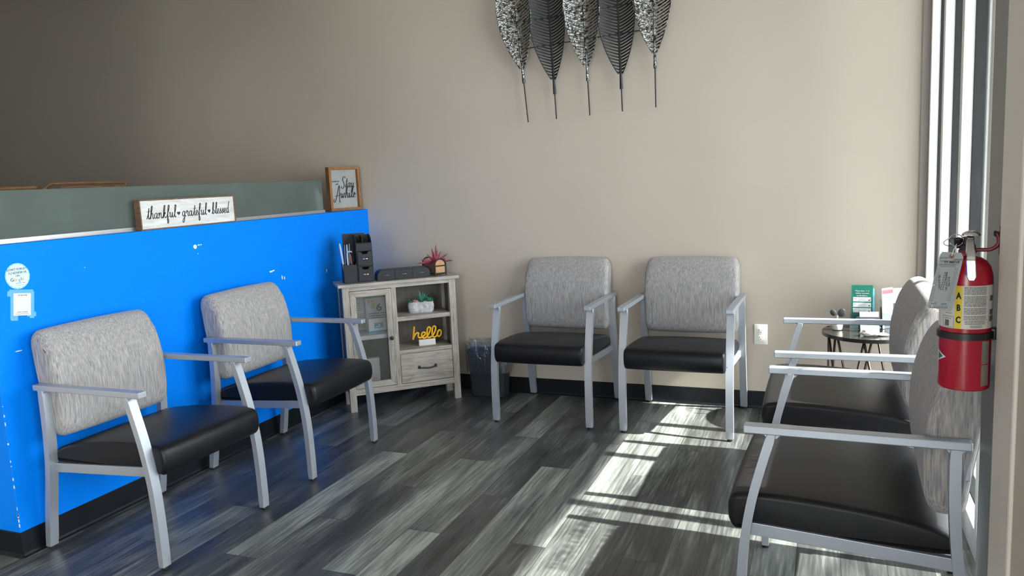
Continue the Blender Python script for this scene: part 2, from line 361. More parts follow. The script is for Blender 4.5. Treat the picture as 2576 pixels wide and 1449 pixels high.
def catmull(pts, n=8, closed=False):
    P = [Vector(p) for p in pts]; out = []
    m = len(P); rng = m if closed else m-1
    for i in range(rng):
        p0 = P[(i-1) % m] if (closed or i > 0) else P[0]*2-P[1]
        p1 = P[i]; p2 = P[(i+1) % m]
        p3 = P[(i+2) % m] if (closed or i+2 < m) else P[-1]*2-P[-2]
        for k in range(n):
            t = k/n
            out.append(0.5*((2*p1)+(p2-p0)*t+(2*p0-5*p1+4*p2-p3)*t*t+(3*p1-p0-3*p2+p3)*t**3))
    if not closed: out.append(P[-1].copy())
    return out
def tube(bm, pts, r, seg=10, closed=False, mi=0, caps=True, rfn=None, flat=1.0):
    pts = [Vector(p) for p in pts]; n = len(pts); rings = []
    up0 = None
    for i in range(n):
        a = pts[(i-1) % n] if (closed or i) else pts[0]; c = pts[(i+1) % n] if (closed or i < n-1) else pts[-1]
        t = (c-a)
        if t.length < 1e-9: t = Vector((0, 0, 1))
        t.normalize()
        if up0 is None:
            up0 = Vector((0, 0, 1)) if abs(t.z) < 0.9 else Vector((0, 1, 0))
        s = t.cross(up0)
        if s.length < 1e-6: s = t.orthogonal()
        s.normalize(); uu = s.cross(t).normalized(); up0 = uu
        rr = rfn(i/(n-1)) if rfn else r
        rings.append([bm.verts.new(pts[i]+(s*cos(2*pi*k/seg)+uu*sin(2*pi*k/seg)*flat)*rr) for k in range(seg)])
    for i in range(n if closed else n-1):
        A, B = rings[i], rings[(i+1) % n]
        for k in range(seg):
            f = bm.faces.new((A[k], A[(k+1) % seg], B[(k+1) % seg], B[k])); f.material_index = mi; f.smooth = True
    if caps and not closed:
        bm.faces.new(rings[0][::-1]).material_index = mi; bm.faces.new(rings[-1]).material_index = mi
def lathe(bm, prof, seg=32, cx=0, cy=0, mi=0, cap=True):
    rings = []
    for (r, z) in prof: rings.append([bm.verts.new((cx+r*cos(2*pi*k/seg), cy+r*sin(2*pi*k/seg), z)) for k in range(seg)])
    for A, B in zip(rings, rings[1:]):
        for k in range(seg):
            f = bm.faces.new((A[k], A[(k+1) % seg], B[(k+1) % seg], B[k])); f.material_index = mi; f.smooth = True
    if cap:
        bm.faces.new(rings[0][::-1]).material_index = mi; bm.faces.new(rings[-1]).material_index = mi
def offset_poly(pts, d):
    n = len(pts); out = []
    area = sum(pts[i][0]*pts[(i+1) % n][1]-pts[(i+1) % n][0]*pts[i][1] for i in range(n))
    sgn = 1 if area > 0 else -1
    for i in range(n):
        a, b, c = Vector(pts[i-1]), Vector(pts[i]), Vector(pts[(i+1) % n])
        t = (c-a).normalized(); nn = Vector((-t.y, t.x))*sgn
        out.append(b+nn*d)
    return out
def loft(bm, prof, hw, r, crown=None, nmid=9, nend=6, mi=0):
    """prof closed (y,z) polygon lofted along x in [-hw,hw] with rounded ends of radius r"""
    st = []
    for k in range(nend+1):
        a = pi/2*k/nend; st.append((-hw+r*(1-sin(a)) if False else -hw+r*(1-cos(a)), r*(1-sin(a))))
    for k in range(1, nmid): st.append((-hw+r+(2*hw-2*r)*k/nmid, 0))
    for k in range(nend, -1, -1):
        a = pi/2*k/nend; st.append((hw-r*(1-cos(a)), r*(1-sin(a))))
    rings = []
    for x, ins in st:
        pp = offset_poly(prof, ins*0.98)
        ring = []
        for (y, z) in pp:
            v = Vector((x, y, z))
            if crown: v = crown(v, x/hw)
            ring.append(bm.verts.new(v))
        rings.append(ring)
    n = len(prof)
    for A, B in zip(rings, rings[1:]):
        for k in range(n):
            f = bm.faces.new((A[k], A[(k+1) % n], B[(k+1) % n], B[k])); f.smooth = True; f.material_index = mi
    bm.faces.new(rings[0][::-1]); bm.faces.new(rings[-1])
    return st
def solid(name, parent, mat, *boxes, bev=0.0):
    bm = BM()
    for b in boxes: box(bm, *b, bev=bev)
    return obj(name, bm, mat, parent, smooth='hard' if bev else False)

# ------------------------------------------------------------------ lettering
def text_mesh(body, size, extrude=0.0003, bold=0.0):
    cu = bpy.data.curves.new('t', 'FONT'); cu.body = body; cu.size = size; cu.extrude = extrude; cu.align_x = 'CENTER'; cu.align_y = 'CENTER'; cu.resolution_u = 3; cu.offset = bold
    o = bpy.data.objects.new('t', cu); COL.objects.link(o)
    bpy.context.view_layer.update()
    me = bpy.data.meshes.new_from_object(o.evaluated_get(bpy.context.evaluated_depsgraph_get()))
    bpy.data.objects.remove(o); bpy.data.curves.remove(cu)
    return me
def add_text(bm, body, size, x, y, sx=1.0, rot=0.0, mi=0, ext=0.0003, bold=0.0, warp=None):
    """lettering in the local xy plane (z up from the surface) added to bm"""
    me = text_mesh(body, size, ext, bold); b = bmesh.new(); b.from_mesh(me); bpy.data.meshes.remove(me)
    for v in b.verts: v.co.x *= sx
    R = Matrix.Translation((x, y, ext)) @ Matrix.Rotation(rot, 4, 'Z')
    for v in b.verts:
        v.co = R @ v.co
        if warp: v.co = Vector(warp(v.co))
    join(bm, b, mi)
def bars(bm, x0, x1, y, h, t=0.0003, mi=0, rng=None):
    """a line of print too small to read: a row of short dashes"""
    x = x0
    while x < x1:
        w = random.uniform(1.2, 4.5)*h
        box(bm, x, min(x+w, x1), y, y+h*0.55, 0, t, mi=mi); x += w+h*0.5
G = {  # cursive strokes, x-height 1
 't': (.62, [[(0, 0), (.3, .9), (.42, 1.9), (.34, 1.0), (.34, .25), (.46, 0), (.62, .2)], [(.02, 1.25), (.36, 1.3), (.72, 1.38)]]),
 'h': (.86, [[(0, 0), (.3, 1.0), (.46, 2.0), (.36, 2.25), (.24, 1.9), (.2, 1.0), (.16, 0)], [(.18, .45), (.4, .95), (.58, .85), (.58, .3), (.66, .0), (.86, .2)]]),
 'a': (.86, [[(.55, .85), (.35, .98), (.1, .7), (.08, .3), (.26, .02), (.48, .3), (.6, .95)], [(.6, .95), (.56, .3), (.66, .0), (.86, .2)]]),
 'n': (.86, [[(0, .75), (.12, .95), (.13, .5), (.12, 0)], [(.14, .45), (.34, .95), (.52, .85), (.54, .3), (.64, .0), (.86, .2)]]),
 'k': (.84, [[(0, 0), (.3, 1.0), (.46, 2.0), (.36, 2.25), (.24, 1.9), (.2, 1.0), (.16, 0)], [(.18, .4), (.42, .98), (.58, .85), (.3, .5), (.48, .2), (.64, .0), (.84, .2)]]),
 'f': (.6, [[(0, .2), (.34, 1.2), (.5, 2.0), (.4, 2.25), (.26, 1.9), (.2, .5), (.18, -.8), (.32, -1.0), (.4, -.6), (.24, .05), (.6, .2)]]),
 'u': (.86, [[(0, .7), (.1, .95), (.12, .3), (.28, .0), (.48, .35), (.58, .95)], [(.58, .95), (.56, .3), (.66, .0), (.86, .2)]]),
 'l': (.52, [[(0, .1), (.32, 1.0), (.46, 2.0), (.35, 2.25), (.23, 1.8), (.22, .4), (.34, 0), (.52, .2)]]),
 'g': (.86, [[(.55, .85), (.35, .98), (.1, .7), (.08, .3), (.26, .02), (.48, .3), (.6, .95)], [(.6, .95), (.56, .0), (.5, -.8), (.3, -1.1), (.14, -.8), (.4, -.3), (.86, .2)]]),
 'r': (.66, [[(0, .5), (.18, 1.08), (.22, .85), (.42, .93), (.4, .5), (.46, .03), (.66, .2)]]),
 'e': (.6, [[(0, .2), (.32, .45), (.42, .82), (.28, .98), (.1, .7), (.1, .25), (.3, 0), (.6, .2)]]),
 'b': (.78, [[(0, .1), (.32, 1.0), (.45, 2.0), (.33, 2.25), (.21, 1.8), (.18, .3), (.34, 0), (.54, .3), (.5, .75), (.3, .85)], [(.48, .72), (.78, .6)]]),
 's': (.58, [[(0, .1), (.28, .75), (.34, 1.02), (.38, .7), (.42, .28), (.26, .0), (.1, .1)], [(.4, .2), (.58, .2)]]),
 'd': (.86, [[(.55, .85), (.35, .98), (.1, .7), (.08, .3), (.26, .02), (.48, .3), (.6, .95)], [(.78, 2.25), (.62, 1.4), (.56, .3), (.66, .0), (.86, .2)]]),
 'y': (.86, [[(0, .7), (.1, .95), (.12, .3), (.28, .0), (.48, .35), (.58, .95)], [(.6, .95), (.54, -.2), (.34, -1.1), (.14, -.9), (.4, -.3), (.86, .2)]]),
 'w': (1.0, [[(0, .8), (.1, .92), (.13, .25), (.27, .02), (.42, .4), (.47, .85), (.5, .25), (.63, .02), (.8, .5), (.84, .95), (1.0, .75)]]),
 'i': (.42, [[(0, .2), (.16, .95), (.14, .3), (.24, .0), (.42, .2)], [(.2, 1.35), (.23, 1.42)]]),
 'S': (1.0, [[(.95, 1.95), (.78, 2.25), (.42, 2.15), (.3, 1.6), (.6, 1.05), (.74, .45), (.5, -.15), (.12, -.1), (.0, .3)]]),
 'A': (1.3, [[(-.1, -.1), (-.15, -.6), (.12, -.75), (.45, .4), (.8, 2.2), (.95, 2.3), (1.0, 1.0), (1.15, -.6), (1.3, -.9)], [(.0, .45), (.6, .4), (1.3, .75)]]),
}
def ribbon(bm, pts, w, t, mi=0, warp=None):
    pts = [Vector((p[0], p[1])) for p in pts]; n = len(pts); L = []
    for i in range(n):
        a = pts[max(i-1, 0)]; c = pts[min(i+1, n-1)]; d = (c-a)
        if d.length < 1e-9: d = Vector((1, 0))
        d.normalize(); nn = Vector((-d.y, d.x))
        ww = w*(0.45+0.75*abs(d.y)) if n > 3 else w*1.1
        L.append((pts[i]+nn*ww/2, pts[i]-nn*ww/2))
    vs = [[bm.verts.new((p.x, p.y, z)) for p in pr for z in (0, t)] for pr in L]
    for A, B in zip(vs, vs[1:]):
        for (i, j) in ((1, 3), (3, 2), (2, 0), (0, 1)):
            bm.faces.new((A[i], A[j], B[j], B[i])).material_index = mi
    bm.faces.new((vs[0][0], vs[0][1], vs[0][3], vs[0][2])); bm.faces.new((vs[-1][0], vs[-1][2], vs[-1][3], vs[-1][1]))
def cursive(bm, word, x, y, s, w, t=0.0006, slant=0.12, sx=1.0, rot=0.0):
    cx = 0
    cr, sr = cos(rot), sin(rot)
    for ch in word:
        adv, strokes = G[ch]
        for st in strokes:
            q = []
            for a, b in st:
                X = (cx+a+b*slant)*s*sx; Y = b*s; q.append((x+X*cr-Y*sr, y+X*sr+Y*cr, 0))
            ribbon(bm, catmull(q, 6), w, t)
        cx += adv
    return cx*s*sx
def heart(bm, x, y, s, t=0.0006):
    pts = []
    for k in range(20):
        a = 2*pi*k/20
        pts.append((x+s*16*sin(a)**3/16, y+s*(13*cos(a)-5*cos(2*a)-2*cos(3*a)-cos(4*a))/16))
    prism(bm, pts, 0, t, 'z')
def onface(o, loc, xdir, ydir):
    """place an object whose local xy plane carries print: local x -> xdir, y -> ydir"""
    X = Vector(xdir).normalized(); Y = Vector(ydir).normalized(); Z = X.cross(Y)
    m = Matrix((X, Y, Z)).transposed().to_4x4(); m.translation = Vector(loc); o.matrix_local = m
    return o

# ------------------------------------------------------------------ the room
XB = -2.853                     # blue wall face
XG = 0.475                      # inner face of window frames
ZC = 3.3
def yb(x): return 4.520-0.022*(x+0.7)
def struct(name, bm, m, smooth=False):
    return tag(obj(name, bm, m, None, smooth), kind='structure')

# floor of vinyl planks, each a face with its own tone
PW, PL = 0.1438, 1.155
TONES = {(-5, 0): .35, (-4, 0): .42, (-4, 1): .45, (-3, 0): .45, (-3, 1): .38, (-3, 2): .55, (-2, 0): .72, (-2, 1): .28, (-1, 0): .22, (-1, 1): .38,
         (0, 0): .35, (0, 1): .80, (0, 2): .28, (1, 0): .52, (1, 1): .42, (2, 0): .30, (2, 1): .48, (3, 0): .38, (3, 1): .88, (3, 2): .25,
         (4, 0): .95, (4, 1): .62, (4, 2): .80, (5, 0): .20, (5, 1): .32, (6, 0): .45, (6, 1): .86, (6, 2): .22, (7, 0): .35, (7, 1): .58, (7, 2): .45,
         (8, 0): .62, (8, 1): .80, (9, 0): .5, (9, 1): .42, (9, 2): .78, (10, 0): .35, (10, 1): .40, (11, 0): .38, (11, 1): .42, (12, 1): .45, (13, 1): .5}
def build_floor():
    bm = BM(); uvl = bm.loops.layers.uv.new('UVMap'); tl = bm.faces.layers.float.new('tone'); sl = bm.faces.layers.float.new('seed')
    X0 = -2.10; YP = [2.19, 2.57, 2.96]
    rnd = random.Random(5)
    for i in range(-44, 18):
        xa, xb_ = X0+PW*i, X0+PW*(i+1)
        if xa > XG+0.1: continue
        ph = i % 3; base = YP[ph]
        # index 1 plank of phase 0 starts at 2.19; of phases 1,2 the plank ending at base is index 0
        for k in range(-6, 4):
            if ph == 0: ya = base+PL*(k-1)
            else: ya = base+PL*(k-1)
            yc = ya+PL
            if yc < -3.5 or ya > 4.66: continue
            a, c = max(ya, -3.5), min(yc, 4.66); xq = min(xb_, XG+0.08)
            vs = [bm.verts.new(p) for p in ((xa, a, 0), (xq, a, 0), (xq, c, 0), (xa, c, 0))]
            f = bm.faces.new(vs)
            for lp, (u, v) in zip(f.loops, ((0, (a-ya)/PL), ((xq-xa)/PW, (a-ya)/PL), ((xq-xa)/PW, (c-ya)/PL), (0, (c-ya)/PL))): lp[uvl].uv = (u, v)
            f[tl] = TONES.get((i, k), rnd.choice([.25, .35, .4, .5, .7, .8])); f[sl] = rnd.random()
    me = bpy.data.meshes.new('floor'); bm.to_mesh(me); bm.free(); me.materials.append(M['floor'])
    o = bpy.data.objects.new('floor', me); COL.objects.link(o); tag(o, kind='structure')
build_floor()
bm = BM(); box(bm, -8.4, XG+0.1, -3.5, 4.7, -0.15, -0.004); struct('floor_slab', bm, M['plaster'])
bm = BM(); box(bm, -8.4, XG+0.1, -3.6, 4.8, ZC, ZC+0.1); struct('ceiling', bm, M['ceiling'])
bm = BM(); prism(bm, [(-8.4, yb(-8.4)), (XG+0.1, yb(XG+0.1)), (XG+0.1, 4.8), (-8.4, 4.8)], 0, ZC, 'z'); struct('wall_back', bm, M['wall'])
bm = BM(); box(bm, -8.5, -8.4, -3.5, 4.7, 0, ZC); struct('wall_left', bm, M['wall'])
bm = BM(); box(bm, -8.4, -1.2, -3.6, -3.5, 0, ZC); box(bm, 0.2, XG+0.1, -3.6, -3.5, 0, ZC); box(bm, -1.2, 0.2, -3.6, -3.5, 2.4, ZC); box(bm, -1.2, 0.2, -3.6, -3.5, 0, .1); struct('wall_front', bm, M['wall'])  # opening left for the added fill window
bm = BM()
for x in (-1.2, .15): box(bm, x, x+.05, -3.58, -3.52, .1, 2.4, bev=.002)
struct('fill_window_frame', bm, M['white_alu'], 'hard')  # uprights of the added fill window
bm = BM(); box(bm, -1.2, .2, -3.555, -3.549, .1, 2.4); struct('window_9', bm, M['glass'])  # made-up window behind the camera, added as fill light
bm = BM(); box(bm, -3.45, -3.33, -3.5, 1.88, 0, ZC); box(bm, -3.33, -2.86, 1.80, yb(-3)-.002, 2.72, ZC-.001); struct('added_shade_wall', bm, M['wall'])  # unseen wall and bulkhead added to darken the left of the back wall
# baseboards (vinyl cove)
def cove(bm, p0, p1, nrm, h=0.099):
    p0, p1, n = Vector(p0), Vector(p1), Vector(nrm)
    prof = [(0, 0), (0.013, 0), (0.007, 0.006), (0.0045, 0.014), (0.004, h-0.003), (0.002, h), (0, h)]
    A = [bm.verts.new(p0+n*a+Vector((0, 0, z))) for a, z in prof]; B = [bm.verts.new(p1+n*a+Vector((0, 0, z))) for a, z in prof]
    for i in range(len(prof)-1): bm.faces.new((A[i], A[i+1], B[i+1], B[i]))
    bm.faces.new(A); bm.faces.new(B)
bm = BM(); cove(bm, (XB+0.01, yb(XB)-0.001, 0), (XG-0.02, yb(XG)-0.001, 0), (-0.022, -1, 0)); struct('baseboard_back', bm, M['black_base'])
bm = BM(); cove(bm, (XB+0.0005, 1.938, 0), (XB+0.0005, yb(XB)-0.01, 0), (1, 0, 0)); cove(bm, (XB-0.15, 1.9395, 0), (XB+0.006, 1.9395, 0), (0, -1, 0)); struct('baseboard_blue', bm, M['black_base'])
# blue half wall with capping ledge
bm = BM(); box(bm, XB-0.15, XB, 1.94, yb(XB)+0.004, 0, 1.196, bev=0.002); struct('wall_blue', bm, M['blue'])
bm = BM(); box(bm, XB-0.46, XB-0.151, 1.94, yb(XB)-0.002, 1.16, 1.196, bev=0.002); box(bm, XB-0.46, XB-0.43, 1.94, yb(XB)-0.002, 0, 1.158); struct('trim_1', bm, M['desk'])
# bare plaster chips along the corner and on the face of the blue wall
bm = BM(); rc = random.Random(3)
for k in range(15):
    z = 0.12+0.60*rc.random()**1.8; w = rc.uniform(.0008, .003); h = rc.uniform(.002, .014)
    box(bm, XB-w, XB+0.0006, 1.9394, 1.94+w, z, z+h)
for (y, z, w, h) in ((2.985, 1.096, .010, .009), (3.01, 1.102, .007, .0025), (3.025, 1.102, .005, .002), (3.53, .905, .012, .004), (3.55, .908, .01, .003), (3.42, .83, .004, .004), (3.62, .86, .004, .01), (3.64, .855, .004, .008), (4.05, .845, .004, .01), (2.36, 1.07, .0015, .0015), (3.0, 1.06, .0015, .002), (2.03, .79, .012, .002)):
    prism(bm, [(y+w*cos(a)*(1+.3*rc.random()), z+h*sin(a)*(1+.3*rc.random())) for a in [2*pi*q/8 for q in range(8)]], XB-0.001, XB+0.0007, 'x')
struct('trim_2', bm, M['chip'])
# tan corner trim
bm = BM(); prism(bm, [(0.438, yb(.438)-0.012), (0.4745, yb(.47)-0.012), (0.4745, yb(.47)+0.01), (0.438, yb(.438)+0.01)], 0, ZC, 'z', bev=0.003); struct('trim_3', bm, M['tan'], 'hard')

# ------------------------------------------------------------------ window wall
GX = 0.535; ZW = 2.7
def window(n, y0, y1, letters=False):
    """one storefront bay between mullion centres y0<y1"""
    e = bpy.data.objects.new('window_%d' % n, None); COL.objects.link(e); e['kind'] = 'structure'
    bm = BM()
    w = 0.024
    box(bm, XG, GX-0.022, y1-w, y1-0.0005, 0.0, ZW, bev=0.002); box(bm, XG, GX-0.022, y0+0.0005, y0+w, 0.0, ZW, bev=0.002)
    box(bm, XG, GX-0.022, y0+w, y1-w, 0.0, 0.10, bev=0.002); box(bm, XG, GX-0.022, y0+w, y1-w, ZW-0.06, ZW, bev=0.002)
    box(bm, GX+0.022, GX+0.075, y1-w, y1-0.0005, 0, ZW); box(bm, GX+0.022, GX+0.075, y0+0.0005, y0+w, 0, ZW); box(bm, GX+0.022, GX+0.075, y0+w, y1-w, 0, 0.10)
    obj('frame', bm, M['white_alu'], e, 'hard')
    bm = BM()
    box(bm, GX-0.0215, GX+0.0215, y1-w-0.003, y1-0.001, 0.0, ZW); box(bm, GX-0.0215, GX+0.0215, y0+0.001, y0+w+0.003, 0.0, ZW)
    box(bm, GX-0.0215, GX+0.0215, y0+w, y1-w, 0.0, 0.103)
    obj('gasket', bm, M['gasket'], e)
    bm = BM(); box(bm, GX-0.003, GX+0.003, y0+w+0.001, y1-w-0.001, 0.102, ZW-0.05)
    obj('pane', bm, M['glass'], e)
MUL = [2.125, 2.885, 3.477, 3.998, 4.47]
for i in range(4): window(i+1, MUL[i], MUL[i+1])
for i, y in enumerate([-3.4, -2.3, -1.2, -0.1]): window(5+i, y, y+1.1)  # unseen bays behind the camera, added for ambient light
bm = BM(); box(bm, XG, GX+0.07, 2.0785, 4.56, ZW+0.0005, ZC); box(bm, XG, GX+0.07, -3.5, 1.0, ZW+0.0005, ZC); struct('wall_window_side', bm, M['wall'])
bm = BM(); box(bm, XG, GX+0.07, 2.0785, 2.1245, 0, ZW, bev=.002); struct('added_sun_filler', bm, M['grey_alu'], 'hard')  # hidden filler added to keep sun off the near window chair's backrest
bm = BM(); box(bm, XG, GX+0.07, 4.471, 4.56, 0, ZW, bev=0.002); struct('trim_4', bm, M['white_alu'], 'hard')
# solid pier with grey jamb that carries the extinguisher, cream wall nearer
bm = BM(); box(bm, 0.345, GX+0.07, 1.90, 2.078, 0, ZC, bev=0.004); struct('trim_5', bm, M['grey_alu'], 'hard')
bm = BM(); box(bm, 0.338, 0.62, 1.715, 1.898, 0, ZC, bev=0.006); struct('trim_6', bm, M['cream'], 'hard')
bm = BM(); box(bm, 0.345, 0.62, 1.002, 1.713, 0, ZC); struct('wall_right', bm, M['wall'])
# outside
bm = BM(); box(bm, 0.62, 14, -12, 16, -0.12, -0.03); struct('ground_outside', bm, M['asphalt'])
bm = BM(); box(bm, 0.66, 2.48, -6, 9, 2.95, 3.12); struct('canopy_outside', bm, M['plaster'])

# lettering on the glass, read from the street
def glass_text(body, y_end, z, size, sx, label):
    bm = BM(); add_text(bm, body, size, 0, 0, sx=sx, ext=0.0003)
    xs = [v.co.x for v in bm.verts]; wdt = max(xs)
    o = obj('window_lettering', bm, M['white'])
    onface(o, (GX+0.0045, y_end-wdt, z), (0, 1, 0), (0, 0, 1))
    tag(o, label, 'window lettering', 'lettering on the window glass')
glass_text('SHOULDER PAIN', 2.815, 1.195, 0.085, 0.78, 'upper line of white letters SHOULDER PAIN on the window glass')
glass_text('CHRONIC PAIN', 2.72, 1.085, 0.085, 0.80, 'lower line of white letters CHRONIC PAIN on the window glass')

# ------------------------------------------------------------------ chairs
def path_band(c, t):
    """closed polygon around the centre line c (list of (v,z)) of thickness t"""
    P = [Vector(p) for p in c]; a, b = [], []
    for i in range(len(P)):
        d = (P[min(i+1, len(P)-1)]-P[max(i-1, 0)]).normalized(); n = Vector((-d.y, d.x))
        a.append(P[i]+n*t/2); b.append(P[i]-n*t/2)
    a[0].y = b[0].y = P[0].y; a[-1].y = b[-1].y = P[-1].y
    return [tuple(p) for p in a+b[::-1]]
def make_chair(label, wo, vinyl, group, loc, rz):
    t = thing('armchair', label, 'chair', loc, rz, group)
    aw = 0.037; lc = wo-0.0205
    front = [tuple(p) for p in catmull([(-.001, .012), (.001, .16), (.006, .27), (.016, .36), (.034, .46), (.060, .56), (.085, .645)], 4)]
    back = [tuple(p) for p in catmull([(.583, .012), (.560, .16), (.534, .30), (.522, .40), (.516, .52), (.515, .645)], 4)]
    for s in (-1, 1):
        bm = BM(); prism(bm, path_band(front, .024), s*lc-.0185, s*lc+.0185, 'x', bev=0.0022)
        l = obj('leg', bm, M['metal'], t, 'hard')
        bm = BM(); lathe(bm, [(.010, 0), (.0125, .003), (.0125, .0125)], 12, s*lc, -.001); obj('glide', bm, M['glide'], l, True)
        bm = BM(); prism(bm, path_band(back, .026), s*lc-.0185, s*lc+.0185, 'x', bev=0.0022)
        l = obj('leg', bm, M['metal'], t, 'hard')
        bm = BM(); lathe(bm, [(.010, 0), (.0125, .003), (.0125, .0125)], 12, s*lc, .583); obj('glide', bm, M['glide'], l, True)
        bm = BM(); box(bm, s*(wo-aw/2)-aw/2, s*(wo-aw/2)+aw/2, .012, .550, .643, .665, bev=.0028)
        # welded gussets where the legs meet the arm
        for v in ((.085, 1), (.515, 1)):
            prism(bm, [(v[0]-.022, .6425), (v[0]+.022, .6425), (v[0]+.012, .632), (v[0]-.012, .632)], s*lc-.015, s*lc+.015, 'x', bev=.001)
        obj('arm', bm, M['metal'], t, 'hard')
        bm = BM(); prism(bm, [(.006, .345), (.006, .381), (.526, .350), (.526, .314)], s*(lc-.016)-.009, s*(lc-.016)+.009, 'x', bev=0.0018)
        obj('side_rail', bm, M['metal'], t, 'hard')
        bm = BM(); box(bm, s*(lc-.026)-.01, s*(lc-.026)+.01, .512, .552, .555, .600, bev=.002); obj('back_bracket', bm, M['metal'], t, 'hard')
    for v in (.10, .44):
        bm = BM(); z = .372-.06*v; box(bm, -lc+.02, lc-.02, v-.012, v+.012, z-.03, z-.012, bev=.002); obj('cross_rail', bm, M['metal'], t, 'hard')
    # seat cushion
    sp = [(-.020, .352), (-.034, .375), (-.037, .41), (-.030, .440), (-.010, .455), (.06, .460), (.18, .457), (.32, .446), (.44, .428), (.505, .408), (.530, .388), (.535, .366), (.52, .352), (.40, .348), (.25, .350), (.10, .352), (.0, .350)]
    sp = [tuple(p) for p in catmull([(a, b, 0) for a, b in sp], 3, True)]
    sp = [(p[0], p[1]) for p in sp]
    hw = wo-.037
    def crown(v, q):
        k = max(0, 1-q*q)
        if v.z > .40: v.z += .012*k*sin(pi*min(1, max(0, (v.y+.04)/.56)))
        if v.y < .02: v.y -= .006*k
        return v
    bm = BM(); loft(bm, sp, hw, .016, crown); seat = obj('seat', bm, vinyl, t, True)
    for s in (-1, 1):
        bm = BM(); top = [p for p in offset_poly(sp, .0035)]
        pts = [Vector((s*(hw-.011), p[0], p[1])) for p in top]
        tube(bm, pts, .0026, 6, closed=True)
        obj('piping', bm, vinyl, seat, True)
    # backrest pad
    bp = [(.500, .452), (.470, .462), (.452, .50), (.447, .58), (.453, .68), (.474, .77), (.498, .825), (.525, .856), (.556, .864), (.582, .852), (.592, .825), (.589, .77), (.577, .68), (.560, .58), (.550, .50), (.540, .462)]
    bp = [(p[0], p[1]) for p in catmull([(a, b, 0) for a, b in bp], 3, True)]
    def crown2(v, q):
        k = max(0, 1-q*q)
        if v.y < .53: v.y -= .008*k*sin(pi*min(1, max(0, (v.z-.45)/.41)))
        if v.z > .80: v.z += .006*k
        if v.z < .50: v.z -= .004*k
        # softly rounded front corners
        e = max(0, abs(q)-.88)/.12
        if v.z > .80: v.z -= .020*e*e
        if v.z < .50: v.z += .014*e*e
        v.x *= 1-.012*abs(v.z-.65)/.2
        return v
    bm = BM(); loft(bm, bp, hw+.004, .026, crown2, nmid=11); pad = obj('backrest', bm, M['fabric'], t, True)
    for s in (-1, 1):
        bm = BM(); pts = [Vector((s*(hw-.012), p[0], p[1])) for p in offset_poly(bp, .003)]
        pts = [crown2(v, (hw-.012)/hw) for v in pts]
        tube(bm, pts, .0022, 6, closed=True)
        obj('seam', bm, M['fabric'], pad, True)
    return t
grpB = 'armchairs along the blue half wall'; grpW = 'armchairs along the back wall'; grpR = 'armchairs with their backs to the windows'
make_chair('armchair against the blue wall nearest the camera, under the round sticker', .2932, M['vinyl'], grpB, (-2.2283, 2.2997, 0), pi/2-.0099)
make_chair('armchair against the blue wall beside the grey cabinet', .2932, M['vinyl'], grpB, (-2.2169, 3.1787, 0), pi/2+.0027)
make_chair('armchair at the back wall beside the waste bin', .2932, M['vinyl'], grpW, (-1.4402, 3.930, 0), -.0186)
make_chair('armchair at the back wall beside the wall outlet', .2932, M['vinyl'], grpW, (-.7089, 3.912, 0), -.0241)
make_chair('wide armchair by the window next to the round side table', .3645, M['vinyl_brown'], grpR, (-.187, 3.384, 0), -pi/2)
make_chair('wide armchair by the window behind the fire extinguisher, nearest the camera', .3485, M['vinyl_brown'], grpR, (-.202, 2.468, 0), -pi/2-.035)

